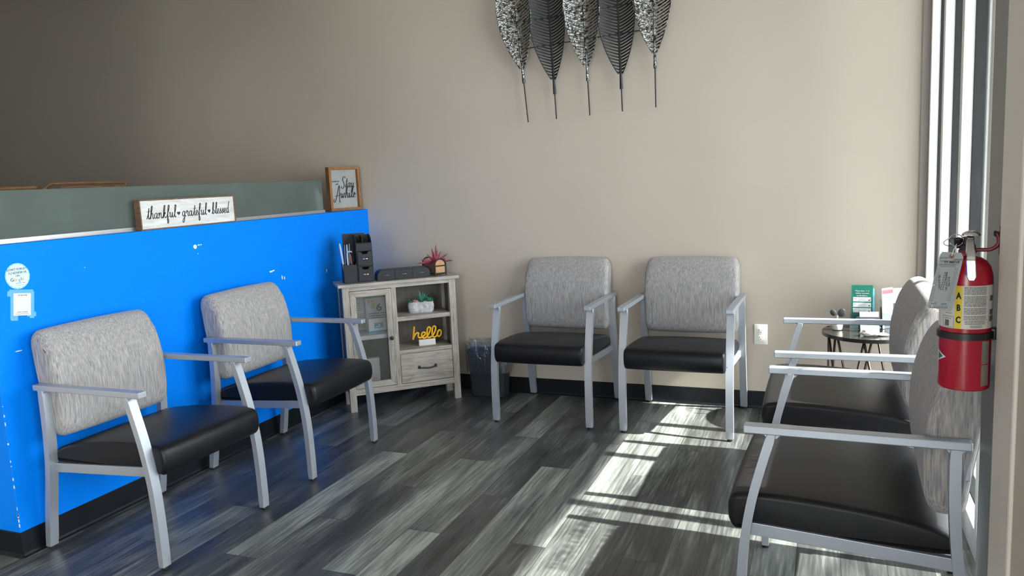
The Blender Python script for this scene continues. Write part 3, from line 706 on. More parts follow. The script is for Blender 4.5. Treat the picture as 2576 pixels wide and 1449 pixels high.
# ------------------------------------------------------------------ cabinet in the corner
CT = (-2.385, 4.117, 0); CR = 0.718
def cab_world(u, v, z=0):
    return (CT[0]+cos(CR)*u-sin(CR)*v, CT[1]+sin(CR)*u+cos(CR)*v, z)
def cabinet():
    t = thing('cabinet', 'weathered grey wooden cabinet with mesh door, open shelves and drawer', 'cabinet', CT, CR)
    hw, D, H = .345, .234, .778
    solid('top', t, M['greywood_h'], (-hw-.024, hw+.024, -.014, D, H-.018, H), bev=.002)
    for u0 in (-hw, hw-.040):
        for v0 in (0, D-.035):
            solid('leg', t, M['greywood_v'], (u0, u0+.040, v0, v0+.035, 0, H-.0185), bev=.0015)
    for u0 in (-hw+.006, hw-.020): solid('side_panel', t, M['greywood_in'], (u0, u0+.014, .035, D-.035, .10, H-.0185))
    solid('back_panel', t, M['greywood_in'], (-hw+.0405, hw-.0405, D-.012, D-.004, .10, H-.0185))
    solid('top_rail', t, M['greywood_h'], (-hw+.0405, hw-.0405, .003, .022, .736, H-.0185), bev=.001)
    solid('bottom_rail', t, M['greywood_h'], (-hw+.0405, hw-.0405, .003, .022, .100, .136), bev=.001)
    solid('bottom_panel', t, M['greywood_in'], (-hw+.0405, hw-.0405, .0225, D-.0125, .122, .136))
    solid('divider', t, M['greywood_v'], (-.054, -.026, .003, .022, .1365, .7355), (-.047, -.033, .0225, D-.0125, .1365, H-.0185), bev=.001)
    for z0, z1 in ((.526, .552), (.321, .345)): solid('shelf', t, M['greywood_h'], (-.0255, hw-.0405, .006, D-.0125, z0, z1), bev=.001)
    solid('shelf', t, M['paper'], (-hw+.0205, -.0475, .030, D-.0125, .430, .455), bev=.001)
    d = solid('drawer', t, M['greywood_h'], (-.0235, hw-.0425, .004, .020, .139, .3185), bev=.0015)
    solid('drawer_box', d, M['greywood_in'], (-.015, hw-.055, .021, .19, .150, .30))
    bm = BM(); tube(bm, catmull([(.088, .004, .228), (.092, -.020, .228), (.105, -.022, .227), (.14, -.024, .224), (.175, -.022, .227), (.188, -.020, .228), (.192, .004, .228)], 5), .0048, 8)
    for u in (.088, .192): box(bm, u-.008, u+.008, -.001, .005, .219, .238, bev=.001)
    obj('handle', bm, M['black_metal'], d, True)
    # mitred door frame
    x0, x1, z0, z1, w = -.303, -.0555, .139, .7325, .036
    bm = BM()
    A = [(x0, z0), (x1, z0), (x1, z1), (x0, z1)]; B = [(x0+w, z0+w), (x1-w, z0+w), (x1-w, z1-w), (x0+w, z1-w)]
    dr = None
    for i in range(4):
        j = (i+1) % 4
        q = BM(); prism(q, [A[i], A[j], B[j], B[i]], .001, .019, 'y', bev=.0022)
        if i in (1, 3): name = 'stile'
        else: name = 'rail'
        if dr is None: dr = thing('door', None, None); dr.parent = t
        obj(name, q, M['greywood_v' if i in (1, 3) else 'greywood_h'], dr, True)
    bm.free()
    bm = BM(); box(bm, x0+w-.004, x1-w+.004, .012, .0128, z0+w-.004, z1-w+.004); obj('wire_mesh', bm, M['mesh'], dr)
    bm = BM(); b = bmesh.new(); lathe(b, [(.004, 0), (.005, .010), (.010, .013), (.0125, .019), (.011, .025), (.006, .028)], 20)
    join(bm, b, 0, Matrix.Translation((-.0725, .001, .433)) @ Matrix.Rotation(pi/2, 4, 'X')); obj('knob', bm, M['black_metal'], dr, True)
    for z in (.62, .20):
        bm = BM(); box(bm, -.3052, -.3025, -.001, .004, z-.024, z+.024); obj('hinge', bm, M['black_metal'], dr)
    for o in dr.children: pass
    return t
cabinet()

def on_cab(name, label, cat, u, v, z, rz=0, group=None):
    return thing(name, label, cat, cab_world(u, v, z), CR+rz, group)

# papers inside behind the mesh door
def flyer(name, label, cat, u0, u1, v, z0, z1, tilt, draw, base='paper', th=.0012):
    t = on_cab(name, label, cat, (u0+u1)/2, v, z0)
    t.rotation_euler = (-tilt, 0, CR)
    bm = BM(); w = (u1-u0)/2; box(bm, -w, w, 0, th, 0, z1-z0); obj('sheet', bm, M[base], t)
    draw(t, w, z1-z0)
    return t
def printed(t, fn, mats, name='print'):
    bm = BM(); fn(bm); o = obj(name, bm, mats, t); onface(o, (0, -.0001, 0), (1, 0, 0), (0, 0, 1)); return o
def d1(t, w, h):
    def f(bm):
        add_text(bm, 'W', .020, -w+.014, h-.028, sx=1.3)
        for k in range(5): bars(bm, -w+.008, w-.02, h-.055-.011*k, .004)
        for k in range(4): bars(bm, -w+.010, w-.012, h-.125-.010*k, .005)
        for k in range(4): bars(bm, -w+.010, w-.012, .03+.010*k, .004)
    printed(t, f, [M['ink']])
    printed(t, lambda bm: (box(bm, -w+.006, w-.006, .055, .072, 0, .0003), box(bm, -w, w, .004, .009, 0, .0003)), [M['ink_cyan']])
flyer('flyer', 'white flyer with black W and blue band behind the mesh door', 'flyer', -.272, -.185, .175, .4552, .688, .12, d1)
def d2(t, w, h):
    printed(t, lambda bm: box(bm, -w, w, h-.030, h-.012, 0, .0003), [M['ink_green']])
    def f(bm):
        add_text(bm, '1', .042, -.040, h-.052, ext=.0004, bold=.0014); add_text(bm, '3', .062, -.016, h-.070, sx=1.15, ext=.0004, bold=.0018)
    printed(t, f, [M['ink_gold']])
    printed(t, lambda bm: add_text(bm, '6', .062, .020, h-.092, sx=1.2, ext=.0006, bold=.0018), [M['ink_navy']])
    printed(t, lambda bm: (bars(bm, -w+.015, w-.008, h-.128, .008), bars(bm, -w+.015, w-.012, h-.142, .008)), [M['ink']])
flyer('flyer', 'white flyer with green band and coloured 136 behind the mesh door', 'flyer', -.190, -.062, .160, .4552, .690, .10, d2)
def d3(t, w, h):
    printed(t, lambda bm: (box(bm, -w, w, 0.002, .014, 0, .0003), box(bm, -.024, .030, .030, .062, 0, .00025)), [M['ink_cyan']])
    printed(t, lambda bm: (prism(bm, [(-.018, .036), (.022, .036), (.014, .042), (-.012, .042)], 0, .0006, 'z'), prism(bm, [(0, .044), (.016, .046), (.002, .060)], 0, .0006, 'z')), [M['paleblue']])
flyer('card_box', 'small white box with blue sail emblem behind the mesh door', 'box', -.190, -.075, .085, .4552, .545, .0, d3, th=.03)
def d4(t, w, h):
    def f(bm):
        rr = random.Random(2)
        for k in range(90):
            a = rr.uniform(0, 2*pi); q = rr.random()**.5
            x, y = -.012+.036*q*cos(a), .040+.040*q*sin(a); s_ = rr.uniform(.0015, .0035)
            if -w < x-s_ and x+s_ < w and y > s_: box(bm, x-s_, x+s_, y-s_*.7, y+s_*.7, 0, .0004)
    printed(t, f, [M['ink_pink']])
flyer('carton', 'white carton with pink mosaic picture on the cabinet floor', 'carton', -.225, -.140, .090, .1362, .300, 0, d4, th=.05)

# ---- on the shelves
def succulents():
    t = on_cab('succulent_planter', 'grey cement planter of small succulents on the upper shelf', 'planter', .147, .115, .5522, radians(-10))
    bm = BM()
    prof = []
    hwx, hwy = .079, .035
    rings = []
    for (z, s_) in ((0, .90), (.004, .95), (.02, 1.0), (.045, 1.02), (.062, .99), (.067, .96), (.066, .88), (.055, .86)):
        ring = []
        for k in range(40):
            a = 2*pi*k/40; c, s2 = cos(a), sin(a)
            x = hwx*s_*(abs(c)**.35)*(1 if c > 0 else -1); y = hwy*s_*(abs(s2)**.35)*(1 if s2 > 0 else -1)
            q = 1+.035*noise.noise(Vector((x*60, y*60, z*60)))
            ring.append(bm.verts.new((x*q, y*q, z)))
        rings.append(ring)
    for A, B in zip(rings, rings[1:]):
        for k in range(40): bm.faces.new((A[k], A[(k+1) % 40], B[(k+1) % 40], B[k]))
    bm.faces.new(rings[0][::-1]); bm.faces.new(rings[-1])
    obj('pot', bm, M['concrete'], t, True)
    def blade(bm, base, d, L, w, curl=0.3, th=.0015):
        d = Vector(d).normalized(); pts = []
        for k in range(7):
            q = k/6; pts.append(Vector(base)+d*L*q+Vector((0, 0, curl*L*q*q)))
        tube(bm, pts, w, 6, rfn=lambda q: max(.0004, w*(1-q**1.6)*(0.6+.9*min(1, q*3))/1.3), flat=.45)
    rr = random.Random(4)
    bm = BM()
    for k in range(22):
        a = rr.uniform(0, 2*pi); tl = rr.uniform(.1, .85)
        blade(bm, (.008, .0, .058), (cos(a)*tl, sin(a)*tl*.7, 1), rr.uniform(.065, .098), .0085, -.15)
    obj('spiky_plant', bm, M['leaf_teal'], t, True)
    bm = BM()
    for ring_, (n, e, L) in enumerate(((9, .35, .038), (8, .8, .034), (5, 1.8, .026))):
        for k in range(n):
            a = 2*pi*k/n+ring_*.4; blade(bm, (.052, -.006, .064), (cos(a), sin(a), e), L, .0120, .15)
    obj('rosette', bm, M['leaf_green'], t, True)
    bm = BM()
    for k in range(9):
        a = rr.uniform(pi*.6, pi*1.5); blade(bm, (-.05+rr.uniform(-.01, .01), -.005, .060), (cos(a), sin(a)*.8, .45), rr.uniform(.026, .044), .0110, .1)
    obj('rosette', bm, M['leaf_green'], t, True)
    bm = BM()
    for k in range(7):
        a = 2*pi*k/7; blade(bm, (-.032, -.016, .062), (cos(a), sin(a), .9), .026, .0085, .1)
    obj('pink_rosette', bm, M['ink_pink'], t, True)
    bm = BM()
    for k in range(9):
        b = bmesh.new(); bmesh.ops.create_uvsphere(b, u_segments=10, v_segments=8, radius=rr.uniform(.006, .010))
        join(bm, b, 0, Matrix.Translation((rr.uniform(-.045, .04), rr.uniform(-.022, -.008), .064+rr.uniform(0, .005))) @ Matrix.Diagonal((1.2, .8, .8, 1)))
    obj('round_leaves', bm, M['leaf_pale'], t, True)
succulents()

def hello():
    t = on_cab('hello_sign', 'yellow hello script sign on a white block on the middle shelf', 'sign', .165, .085, .3452, radians(-3))
    bm = BM(); box(bm, -.052, .052, -.013, .013, 0, .038, bev=.001); obj('base', bm, M['white'], t, True)
    px = [(1212, 905), (1205, 985), (1192, 1060), (1180, 1128), (1196, 1085), (1225, 1035), (1262, 1012), (1282, 1030), (1272, 1070), (1292, 1106), (1335, 1092), (1385, 1055), (1395, 1022), (1362, 1006), (1335, 1040), (1338, 1090), (1375, 1112), (1425, 1085), (1470, 1010), (1490, 945), (1468, 918), (1440, 950), (1428, 1040), (1442, 1098), (1480, 1100), (1530, 1060), (1570, 990), (1582, 930), (1558, 907), (1530, 945), (1518, 1040), (1535, 1096), (1575, 1092), (1606, 1050), (1618, 1000), (1650, 980), (1676, 1008), (1668, 1062), (1635, 1092), (1606, 1070), (1612, 1015), (1640, 985)]
    k = .122/335
    pts = [((x-1420)*k, 0, .038+(1122-y)*k+.002-(x-1420)*k*.06) for x, y in px]
    pts = [(p[0], .004*sin(i*.9), p[2]) for i, p in enumerate(pts)]
    bm = BM(); tube(bm, catmull(pts, 5), .0055, 10); obj('lettering', bm, M['yellow'], t, True)
hello()

# ---- on the cabinet top
ZT = .7782
def organizer():
    t = on_cab('desk_organizer', 'tall charcoal desk organizer with two small drawers and pen box on cabinet top', 'organizer', 0, 0, ZT)
    ch = M['charcoal']
    # main tower u -.237..-.143, v .045..(.17)
    side = [(.045, 0), (.045, .205), (.050, .232), (.062, .255), (.085, .272), (.110, .280), (.165, .284), (.165, 0)]
    for u0 in (-.238, -.147):
        bm = BM(); prism(bm, side, u0, u0+.004, 'x', bev=.0008); obj('side_panel', bm, ch, t)
    solid('body', t, ch, (-.2338, -.1472, .046, .164, 0, .006), (-.2338, -.1472, .046, .164, .094, .099), (-.2338, -.1472, .046, .164, .188, .193), (-.2338, -.1472, .160, .1645, .006, .280))
    bm = BM(); prism(bm, [(.046, .193), (.046, .212), (.050, .232), (.056, .238), (.060, .236), (.054, .228), (.051, .195)], -.2338, -.1472, 'x'); obj('front_lip', bm, ch, t)
    bm = BM(); prism(bm, [(.075, .195), (.075, .262), (.10, .275), (.16, .279), (.16, .195)], -.196, -.193, 'x'); obj('divider', bm, ch, t)
    for z0 in (.008, .101):
        d = BM(); z1 = z0+.084
        prism(d, [(-.2325, z0), (-.1485, z0), (-.1485, z1), (-.168, z1), (-.176, z1-.016), (-.206, z1-.016), (-.213, z1), (-.2325, z1)], .040, .045, 'y', bev=.0006)
        box(d, -.231, -.150, .0455, .155, z0, z0+.05)
        dd = obj('drawer', d, ch, t)
        bm = BM(); tube(bm, catmull([(-.206, .040, z0+.040), (-.200, .034, z0+.040), (-.190, .032, z0+.040), (-.180, .034, z0+.040), (-.174, .040, z0+.040)], 4), .0036, 8, flat=1.2); obj('handle', bm, M['chrome'], dd, True)
    # pen box to the left
    bm = BM(); box(bm, -.318, -.240, .050, .054, 0, .110); box(bm, -.318, -.240, .156, .160, 0, .118); box(bm, -.318, -.314, .054, .156, 0, .116); box(bm, -.272, -.269, .054, .156, 0, .112); box(bm, -.243, -.2395, .054, .156, 0, .12); box(bm, -.318, -.24, .05, .16, 0, .004)
    obj('pen_box', bm, ch, t)
    # rear tray wall
    bm = BM(); box(bm, -.300, -.165, .166, .170, 0, .290); box(bm, -.300, -.296, .161, .166, 0, .290); obj('rear_panel', bm, ch, t)
organizer()
def sticks():
    spec = [('pen', 'thick pale lavender pen leaning left in the pen box', -.305, .08, -.330, .07, .24, .0062, 'pen_white'),
            ('pen', 'pale blue pen standing upright behind the lavender pen', -.298, .12, -.292, .14, .225, .0042, 'pen_white'),
            ('scissors_handle', 'clear blue handled stick in the pen box next to the tower', -.286, .10, -.281, .12, .228, .0050, 'paleblue'),
            ('pen', 'slim pale pen nearest the tower in the pen box', -.276, .12, -.266, .12, .232, .0036, 'pen_white'),
            ('pencil', 'brown wooden pencil leaning in the right part of the pen box', -.254, .08, -.272, .08, .175, .0034, 'pen_brown'),
            ('pencil', 'darker brown pencil behind the first one in the pen box', -.250, .10, -.262, .11, .168, .0034, 'pen_brown')]
    for n, lab, u0, v0, u1, v1, L, r, m in spec:
        a = Vector(cab_world(u0, v0, ZT+.006)); b = Vector(cab_world(u1, v1, ZT+L))
        bm = BM(); q = [(b-a)*k/8 for k in range(9)]
        tube(bm, q, r, 10, rfn=lambda s, r=r: r*(0.45 if s < .05 else (1 if s < .93 else .7)))
        o = obj(n, bm, M[m], None, True, loc=a); tag(o, lab, 'pencil' if n == 'pencil' else 'pen', 'pens and pencils in the pen box')
    # pale hooked clip
    bm = BM(); tube(bm, catmull([cab_world(-.290, .06, ZT+.11), cab_world(-.291, .06, ZT+.17), cab_world(-.286, .06, ZT+.186), cab_world(-.270, .06, ZT+.190), cab_world(-.264, .06, ZT+.183)], 5), .0035, 8, flat=1.6)
    tag(obj('tape_hook', bm, M['pen_white'], None, True), 'pale hooked clip sticking out of the pen box', 'clip')
sticks()
def notes():
    t = on_cab('note_pad', 'yellow note pad in the top tray of the organizer', 'note pad', -.170, .105, ZT+.1935)
    bm = BM()
    for k in range(6): box(bm, -.017+.001*(k % 2), .017, -.020, .015, .006*k, .006*k+.0052)
    o = obj('pad', bm, plain('pale_yellow_paper', (.72, .68, .38), .7, noise_amt=.04), t)
    bm = BM(); prism(bm, [(.010*cos(a), .010*sin(a)) for a in [pi*q/10 for q in range(11)]], 0, .0006, 'z'); m = obj('mark', bm, M['ink'], t); onface(m, (0, -.0202, .004), (1, 0, 0), (0, 0, 1))
notes()
def low_drawers():
    t = on_cab('drawer_unit', 'low charcoal three-drawer unit on the cabinet top', 'drawer unit', .038, .038, ZT)
    ch = M['charcoal']; hw = .163; h = .062; r = .036
    def roundrect(x0, x1, z0, z1, rr, lft, rgt):
        p = [(x0, z0), (x1, z0)]
        if rgt: p += [(x1-rr+rr*cos(a), z1-rr+rr*sin(a)) for a in [pi/2*q/7 for q in range(8)]]
        else: p += [(x1, z1)]
        if lft: p += [(x0+rr-rr*sin(a), z1-rr+rr*cos(a)) for a in [pi/2*q/7 for q in range(8)]]
        else: p += [(x0, z1)]
        return p
    bm = BM(); prism(bm, roundrect(-hw, hw, 0, h, r, True, True), .006, .098, 'y', bev=.0008); obj('case', bm, ch, t)
    xs = [(-hw+.002, -.0555), (-.0535, .0535), (.0555, hw-.002)]
    for i, (a, b) in enumerate(xs):
        bm = BM(); prism(bm, roundrect(a, b, .003, h-.003, r-.004, i == 0, i == 2), .001, .0055, 'y', bev=.0006); d = obj('drawer', bm, ch, t)
        c = (a+b)/2
        bm = BM(); tube(bm, catmull([(c-.017, .001, .032), (c-.010, -.006, .032), (c, -.008, .032), (c+.010, -.006, .032), (c+.017, .001, .032)], 4), .0036, 8); obj('handle', bm, M['chrome'], d, True)
low_drawers()
def red_planter():
    t = on_cab('planter_box', 'pine planter box in a black arched wire stand at the right end of cabinet top', 'planter', .268, .040, ZT, .22)
    # local: front at v=0 (towards the room), box runs back
    hw = .037; zt = .108; L = .170
    def arch(v):
        return [(-hw, v, 0.0), (-hw, v, .070)]+[(-hw*cos(a), v, .070+hw*.95*sin(a)) for a in [pi*q/14 for q in range(1, 14)]]+[(hw, v, .070), (hw, v, 0.0)]
    for v in (0.0, L):
        bm = BM(); tube(bm, arch(v), .0048, 8)
        for z in (.016, .062): tube(bm, [(-hw, v, z), (hw, v, z)], .004, 8)
        obj('wire_arch', bm, M['black_metal'], t, True)
    bm = BM()
    for s in (-1, 1): tube(bm, [(s*hw, 0, .016), (s*hw, L, .016)], .004, 8)
    obj('side_rod', bm, M['black_metal'], t, True)
    bm = BM()
    pts = [(-hw+.006, .020), (hw-.006, .020), (hw-.006, .070)]+[((hw-.006)*cos(a), .070+(hw-.006)*.92*sin(a)) for a in [pi*q/12 for q in range(1, 12)]]+[(-hw+.006, .070)]
    prism(bm, pts, .003, .010, 'y'); obj('end_board', bm, M['light_wood'], t); bm = BM(); prism(bm, pts, L-.010, L-.003, 'y'); obj('end_board', bm, M['light_wood'], t)
    bm = BM(); box(bm, -hw+.006, -hw+.012, .010, L-.010, .020, .082); box(bm, hw-.012, hw-.006, .010, L-.010, .020, .082); box(bm, -hw+.012, hw-.012, .010, L-.010, .020, .026); obj('trough', bm, M['frame_wood'], t)
    bm = BM(); box(bm, -hw+.0125, hw-.0125, .0105, L-.0105, .0265, .070); obj('soil', bm, M['ink'], t)
    rr = random.Random(9); bm = BM()
    for k in range(26):
        b = bmesh.new(); bmesh.ops.create_icosphere(b, subdivisions=1, radius=rr.uniform(.005, .009)); join(bm, b, 0, Matrix.Translation((rr.uniform(-hw+.018, hw-.018), rr.uniform(.018, L-.02), .073)) @ Matrix.Diagonal((1, 1.2, .7, 1)))
    obj('pebbles', bm, M['pebble'], t, True)
    bm = BM()
    c = (-.004, .055, .072)
    c = (.0, .070, .070)
    dirs = [(-1, 0, .34, .120), (-.85, .2, .55, .100), (-.8, -.3, .42, .085), (-.5, .3, .95, .085), (-.25, -.2, .9, .07), (.18, .1, 1.5, .120), (-.06, .4, 1.3, .10), (.5, .1, .95, .095), (.85, -.1, .75, .105), (1, -.2, .36, .115), (.95, .2, .26, .125), (.4, -.6, .45, .07), (-.4, -.6, .4, .07), (.35, .3, 1.1, .09), (-.7, .5, .55, .09), (.7, -.4, .6, .08)]
    vw = Vector((-.25, -1, .35))
    for (dx, dy, dz, L_) in dirs:
        d = Vector((dx, dy, dz)).normalized(); side = d.cross(vw).normalized(); pts = []
        for k in range(10):
            q = k/9; pts.append(Vector(c)+d*L_*q+Vector((dx*.012*q*q, 0, (-.030*q*q*(1.25-dz) if dz < 1 else .004*q*q))))
        A = []
        for k, p in enumerate(pts):
            q = k/9; w = .0098*(.35+.65*min(1, q*3.5))*(1-q**2.2)+.0003
            nrm = side.cross(d)
            A.append([bm.verts.new(p+side*w+nrm*.002), bm.verts.new(p-nrm*.0012), bm.verts.new(p-side*w+nrm*.002), bm.verts.new(p+nrm*.0006)])
        for P, Q in zip(A, A[1:]):
            for k in range(4): f = bm.faces.new((P[k], P[(k+1) % 4], Q[(k+1) % 4], Q[k])); f.smooth = True
        bm.faces.new(A[0]); bm.faces.new(A[-1][::-1])
    obj('red_leaves', bm, M['leaf_red'], t, True)
red_planter()

# ------------------------------------------------------------------ waste bin with liner
def waste_bin():
    t = thing('waste_bin', 'slate grey plastic waste bin with clear liner beside the cabinet', 'waste bin', (-1.972, 4.455, 0), -.022)
    def ringpts(hx, hy, z, n=48, e=.3, wob=0, seed=0):
        out = []
        for k in range(n):
            a = 2*pi*k/n; c, s_ = cos(a), sin(a)
            x = hx*(abs(c)**e)*(1 if c > 0 else -1); y = hy*(abs(s_)**e)*(1 if s_ > 0 else -1)
            if wob:
                q = noise.noise(Vector((cos(a)*3.2+seed, sin(a)*3.2, z*26)))+.5*noise.noise(Vector((cos(a)*9+seed, sin(a)*9, z*60)))
                x *= 1+wob*q; y *= 1+wob*q*.9
            out.append(Vector((x, y, z)))
        return out
    def skin(bm, rings):
        R = [[bm.verts.new(p) for p in r] for r in rings]; n = len(R[0])
        for A, B in zip(R, R[1:]):
            for k in range(n): f = bm.faces.new((A[k], A[(k+1) % n], B[(k+1) % n], B[k])); f.smooth = True
        return R
    bm = BM(); R = skin(bm, [ringpts(.108, .052, 0), ringpts(.112, .056, .004), ringpts(.130, .062, .28), ringpts(.135, .0655, .283), ringpts(.135, .0655, .292), ringpts(.128, .060, .290), ringpts(.108, .052, .012)])
    bm.faces.new(R[0][::-1]); bm.faces.new(R[-1]); obj('bin', bm, M['bin'], t, True)
    bm = BM(); rr = [ringpts(.138, .064, .150, 72, .35, .05, 1), ringpts(.142, .066, .19, 72, .35, .06, 2), ringpts(.140, .066, .24, 72, .35, .05, 3), ringpts(.141, .067, .296, 72, .35, .035, 4)]
    for k, (s_, z) in enumerate(((1.04, .315), (1.05, .335), (.98, .345), (.86, .335), (.80, .30))):
        ring = ringpts(.138*s_, .062*s_, z, 72, .45, .09, 5+k)
        for j, p in enumerate(ring): p.z += .022*noise.noise(Vector((p.x*30, p.y*30, k)))
        rr.append(ring)
    for j, p in enumerate(rr[0]): p.z += .02*noise.noise(Vector((p.x*25, p.y*25, 3)))
    for ring in rr:
        for p in ring: p.y = min(p.y, .066)
    skin(bm, rr); obj('liner', bm, M['bag'], t, True)
waste_bin()

# ------------------------------------------------------------------ outlet
def outlet():
    t = thing('wall_outlet', 'white duplex wall outlet beside the right back-wall armchair', 'outlet', (-.331, yb(-.331), .4265), -.022)
    bm = BM(); box(bm, -.0365, .0365, -.006, .001, -.0575, .0575, bev=.003); obj('cover_plate', bm, M['switch'], t, True)
    for z in (.0195, -.0195):
        b = bmesh.new(); pts = []
        for k in range(28):
            a = 2*pi*k/28; x = .0175*cos(a); zz = .0175*sin(a); zz = max(-.0142, min(.0142, zz)); pts.append((x, z+zz))
        bm = BM(); prism(bm, pts, -.0085, -.0055, 'y', bev=.0005); b.free()
        so_ = obj('socket', bm, M['switch'], t, True)
        bm = BM(); box(bm, -.0078, -.0058, -.0088, -.0084, z-.001, z+.0068); box(bm, .0058, .0078, -.0088, -.0084, z, z+.0062)
        prism(bm, [(.0026*cos(a), z-.0072+.0026*sin(a)) for a in [2*pi*q/10 for q in range(10)]], -.0088, -.0084, 'y'); obj('slots', bm, M['ink'], so_)
    bm = BM(); prism(bm, [(.0022*cos(a), .0022*sin(a)) for a in [2*pi*q/12 for q in range(12)]], -.0075, -.0055, 'y'); obj('screw', bm, M['silver'], t)
outlet()

# ------------------------------------------------------------------ metal leaf wall art
def leaf_art():
    t = thing('leaf_wall_art', 'wall sculpture of five tall metal leaves, silver and black in turn', 'wall art', (-1.27, yb(-1.27)-.04, 1.69), -.022)
    dat = [(-.385, 1.975, .072, 'hammered', .385-.0), (-.205, 1.838, .035, 'black_leaf', 0), (.0, 1.925, .030, 'hammered', 0), (.193, 1.852, .018, 'black_leaf', 0), (.385, 1.945, .0, 'hammered', 0)]
    tops = [1.985, 1.905, 1.96, 1.90, 1.995]
    bot = [1.680, 1.686, 1.692, 1.70, 1.708]
    for i, (x, zc, lean, mk, _) in enumerate(dat):
        L = .74; mat = M[mk]; zb = tops[i]; silver = mk == 'hammered'
        def T(a, q, z):     # across, forward, height -> local
            return Vector((x-lean*(z-1.69)+a, -q, z-1.69))
        def w(s_): return .007+.099*(max(0, sin(pi*min(1, s_)**.86)))**1.05
        bm = BM()
        # margin strips and ribs; blade folded into a shallow V opening to the room
        def P(sd, f, s_): return T(sd*f*w(s_), .004+.044*f*f*w(s_)/.1, zb+L*s_)
        nr = 42
        for sd in (-1, 1):
            solid_f = .80 if (silver and sd == -1) else (.66 if silver else .67)
            for k in range(nr):
                s0 = .012+.955*k/nr; ds = .955/nr*solid_f; A = []
                rise = .052
                for q in range(9):
                    f = q/8; sh = rise*(f**1.25)*(w(s0)/.1)
                    tw = ds*(1.0 if f < .9 else 1.3)
                    a = min(.995, s0+sh); b = min(.999, a+tw)
                    for s_ in (a, b):
                        p = P(sd, min(1, f), s_); A.append((p, p+Vector((0, .0016, 0))))
                vs = [(bm.verts.new(a_), bm.verts.new(b_)) for a_, b_ in A]
                for q in range(8):
                    a0, b0, a1, b1 = vs[2*q], vs[2*q+1], vs[2*q+2], vs[2*q+3]
                    bm.faces.new((a0[0], b0[0], b1[0], a1[0])); bm.faces.new((a0[1], a1[1], b1[1], b0[1])); bm.faces.new((a0[0], a1[0], a1[1], a0[1])); bm.faces.new((b0[0], b0[1], b1[1], b1[0]))
            rim = [P(sd, 1, .01+.98*k/40) for k in range(41)]; tube(bm, rim, .0026, 6)
        rb = [T(0, .004, zb+L*k/20) for k in range(21)]
        tube(bm, rb, .007, 8, rfn=lambda q: .0075*(1-.6*q), flat=.6)
        lf = obj('leaf', bm, mat, t)
        for p in lf.data.polygons: p.use_smooth = False
        bm = BM(); cb = zb-.075
        tube(bm, [T(0, .004, zb+.03), T(0, .004, zb), T(0, .004, zb-.04), T(0, .004, cb)], .009, 12, rfn=lambda q: .006+.0035*q); obj('collar', bm, mat, lf, True)
        bm = BM(); tube(bm, [T(0, .004, cb), T(0, .004, bot[i])], .0036, 8); obj('stem', bm, M['black_leaf'], lf, True)
    for (za, zb_) in ((2.108, 2.138), (2.262, 2.290)):
        bm = BM(); tube(bm, [(-.39, .004, za-1.69), (.40, .004, zb_-1.69)], .0028, 8)
        for xx in (-.28, .30): tube(bm, [(xx, .004, za-1.69+(xx+.39)/.79*(zb_-za)), (xx, .038, za-1.69+(xx+.39)/.79*(zb_-za))], .0028, 8)
        obj('crossbar', bm, M['black_leaf'], t, True)
leaf_art()

# ------------------------------------------------------------------ frosted screen, signs on the half wall
GXB = XB-.072
t = thing('glass_screen', 'frosted green glass screen standing on the blue half wall', 'screen', (GXB, 3.05, 1.1962), 0)
bm = BM(); box(bm, -.005, .005, -1.11, 1.115, .012, .202, bev=.001); obj('glass_panel', bm, M['frosted'], t)
bm = BM(); box(bm, .0055, .016, -1.11, 1.115, 0, .018, bev=.001); box(bm, -.016, -.0055, -1.11, 1.115, 0, .018, bev=.001); box(bm, -.0055, .0055, -1.11, 1.115, 0, .0115); box(bm, .016, .0245, -1.11, 1.115, 0, .003); obj('channel', bm, M['silver'], t)

def thankful():
    t = thing('box_sign', 'long white box sign reading thankful grateful blessed on the blue wall top', 'sign', (XB-.012, 2.996, 1.1962), 0)
    hy, h, d = .309, .139, .034
    bm = BM(); box(bm, -d, -.004, -hy+.006, hy-.006, .006, h-.006); obj('board', bm, M['white_wood'], t)
    for nm, b in (('frame', [(-d, 0, -hy, hy, 0, .006), (-d, 0, -hy, hy, h-.006, h), (-d, 0, -hy, -hy+.006, .0061, h-.0061), (-d, 0, hy-.006, hy, .0061, h-.0061)]),):
        bm = BM()
        for q in b: box(bm, *q, bev=.0008)
        obj('frame', bm, M['dark_wood'], t, 'hard')
    bm = BM(); s = .026
    x = -.272; W1 = cursive(bm, 'thankful', x, .050, s, .0036, sx=1.12)
    x += W1+.008; heart(bm, x+.010, .067, .010); x += .030
    W2 = cursive(bm, 'grateful', x, .050, s, .0036, sx=1.12); x += W2+.008; heart(bm, x+.010, .067, .010); x += .028
    cursive(bm, 'blessed', x, .050, s, .0036, sx=1.05)
    mx = max(v.co.x for v in bm.verts); sc = .545/(mx+.272)
    for v in bm.verts: v.co.x = (v.co.x+.272)*sc-.272
    o = obj('lettering', bm, M['ink'], t); onface(o, (-.0038, 0, 0), (0, 1, 0), (0, 0, 1))
thankful()
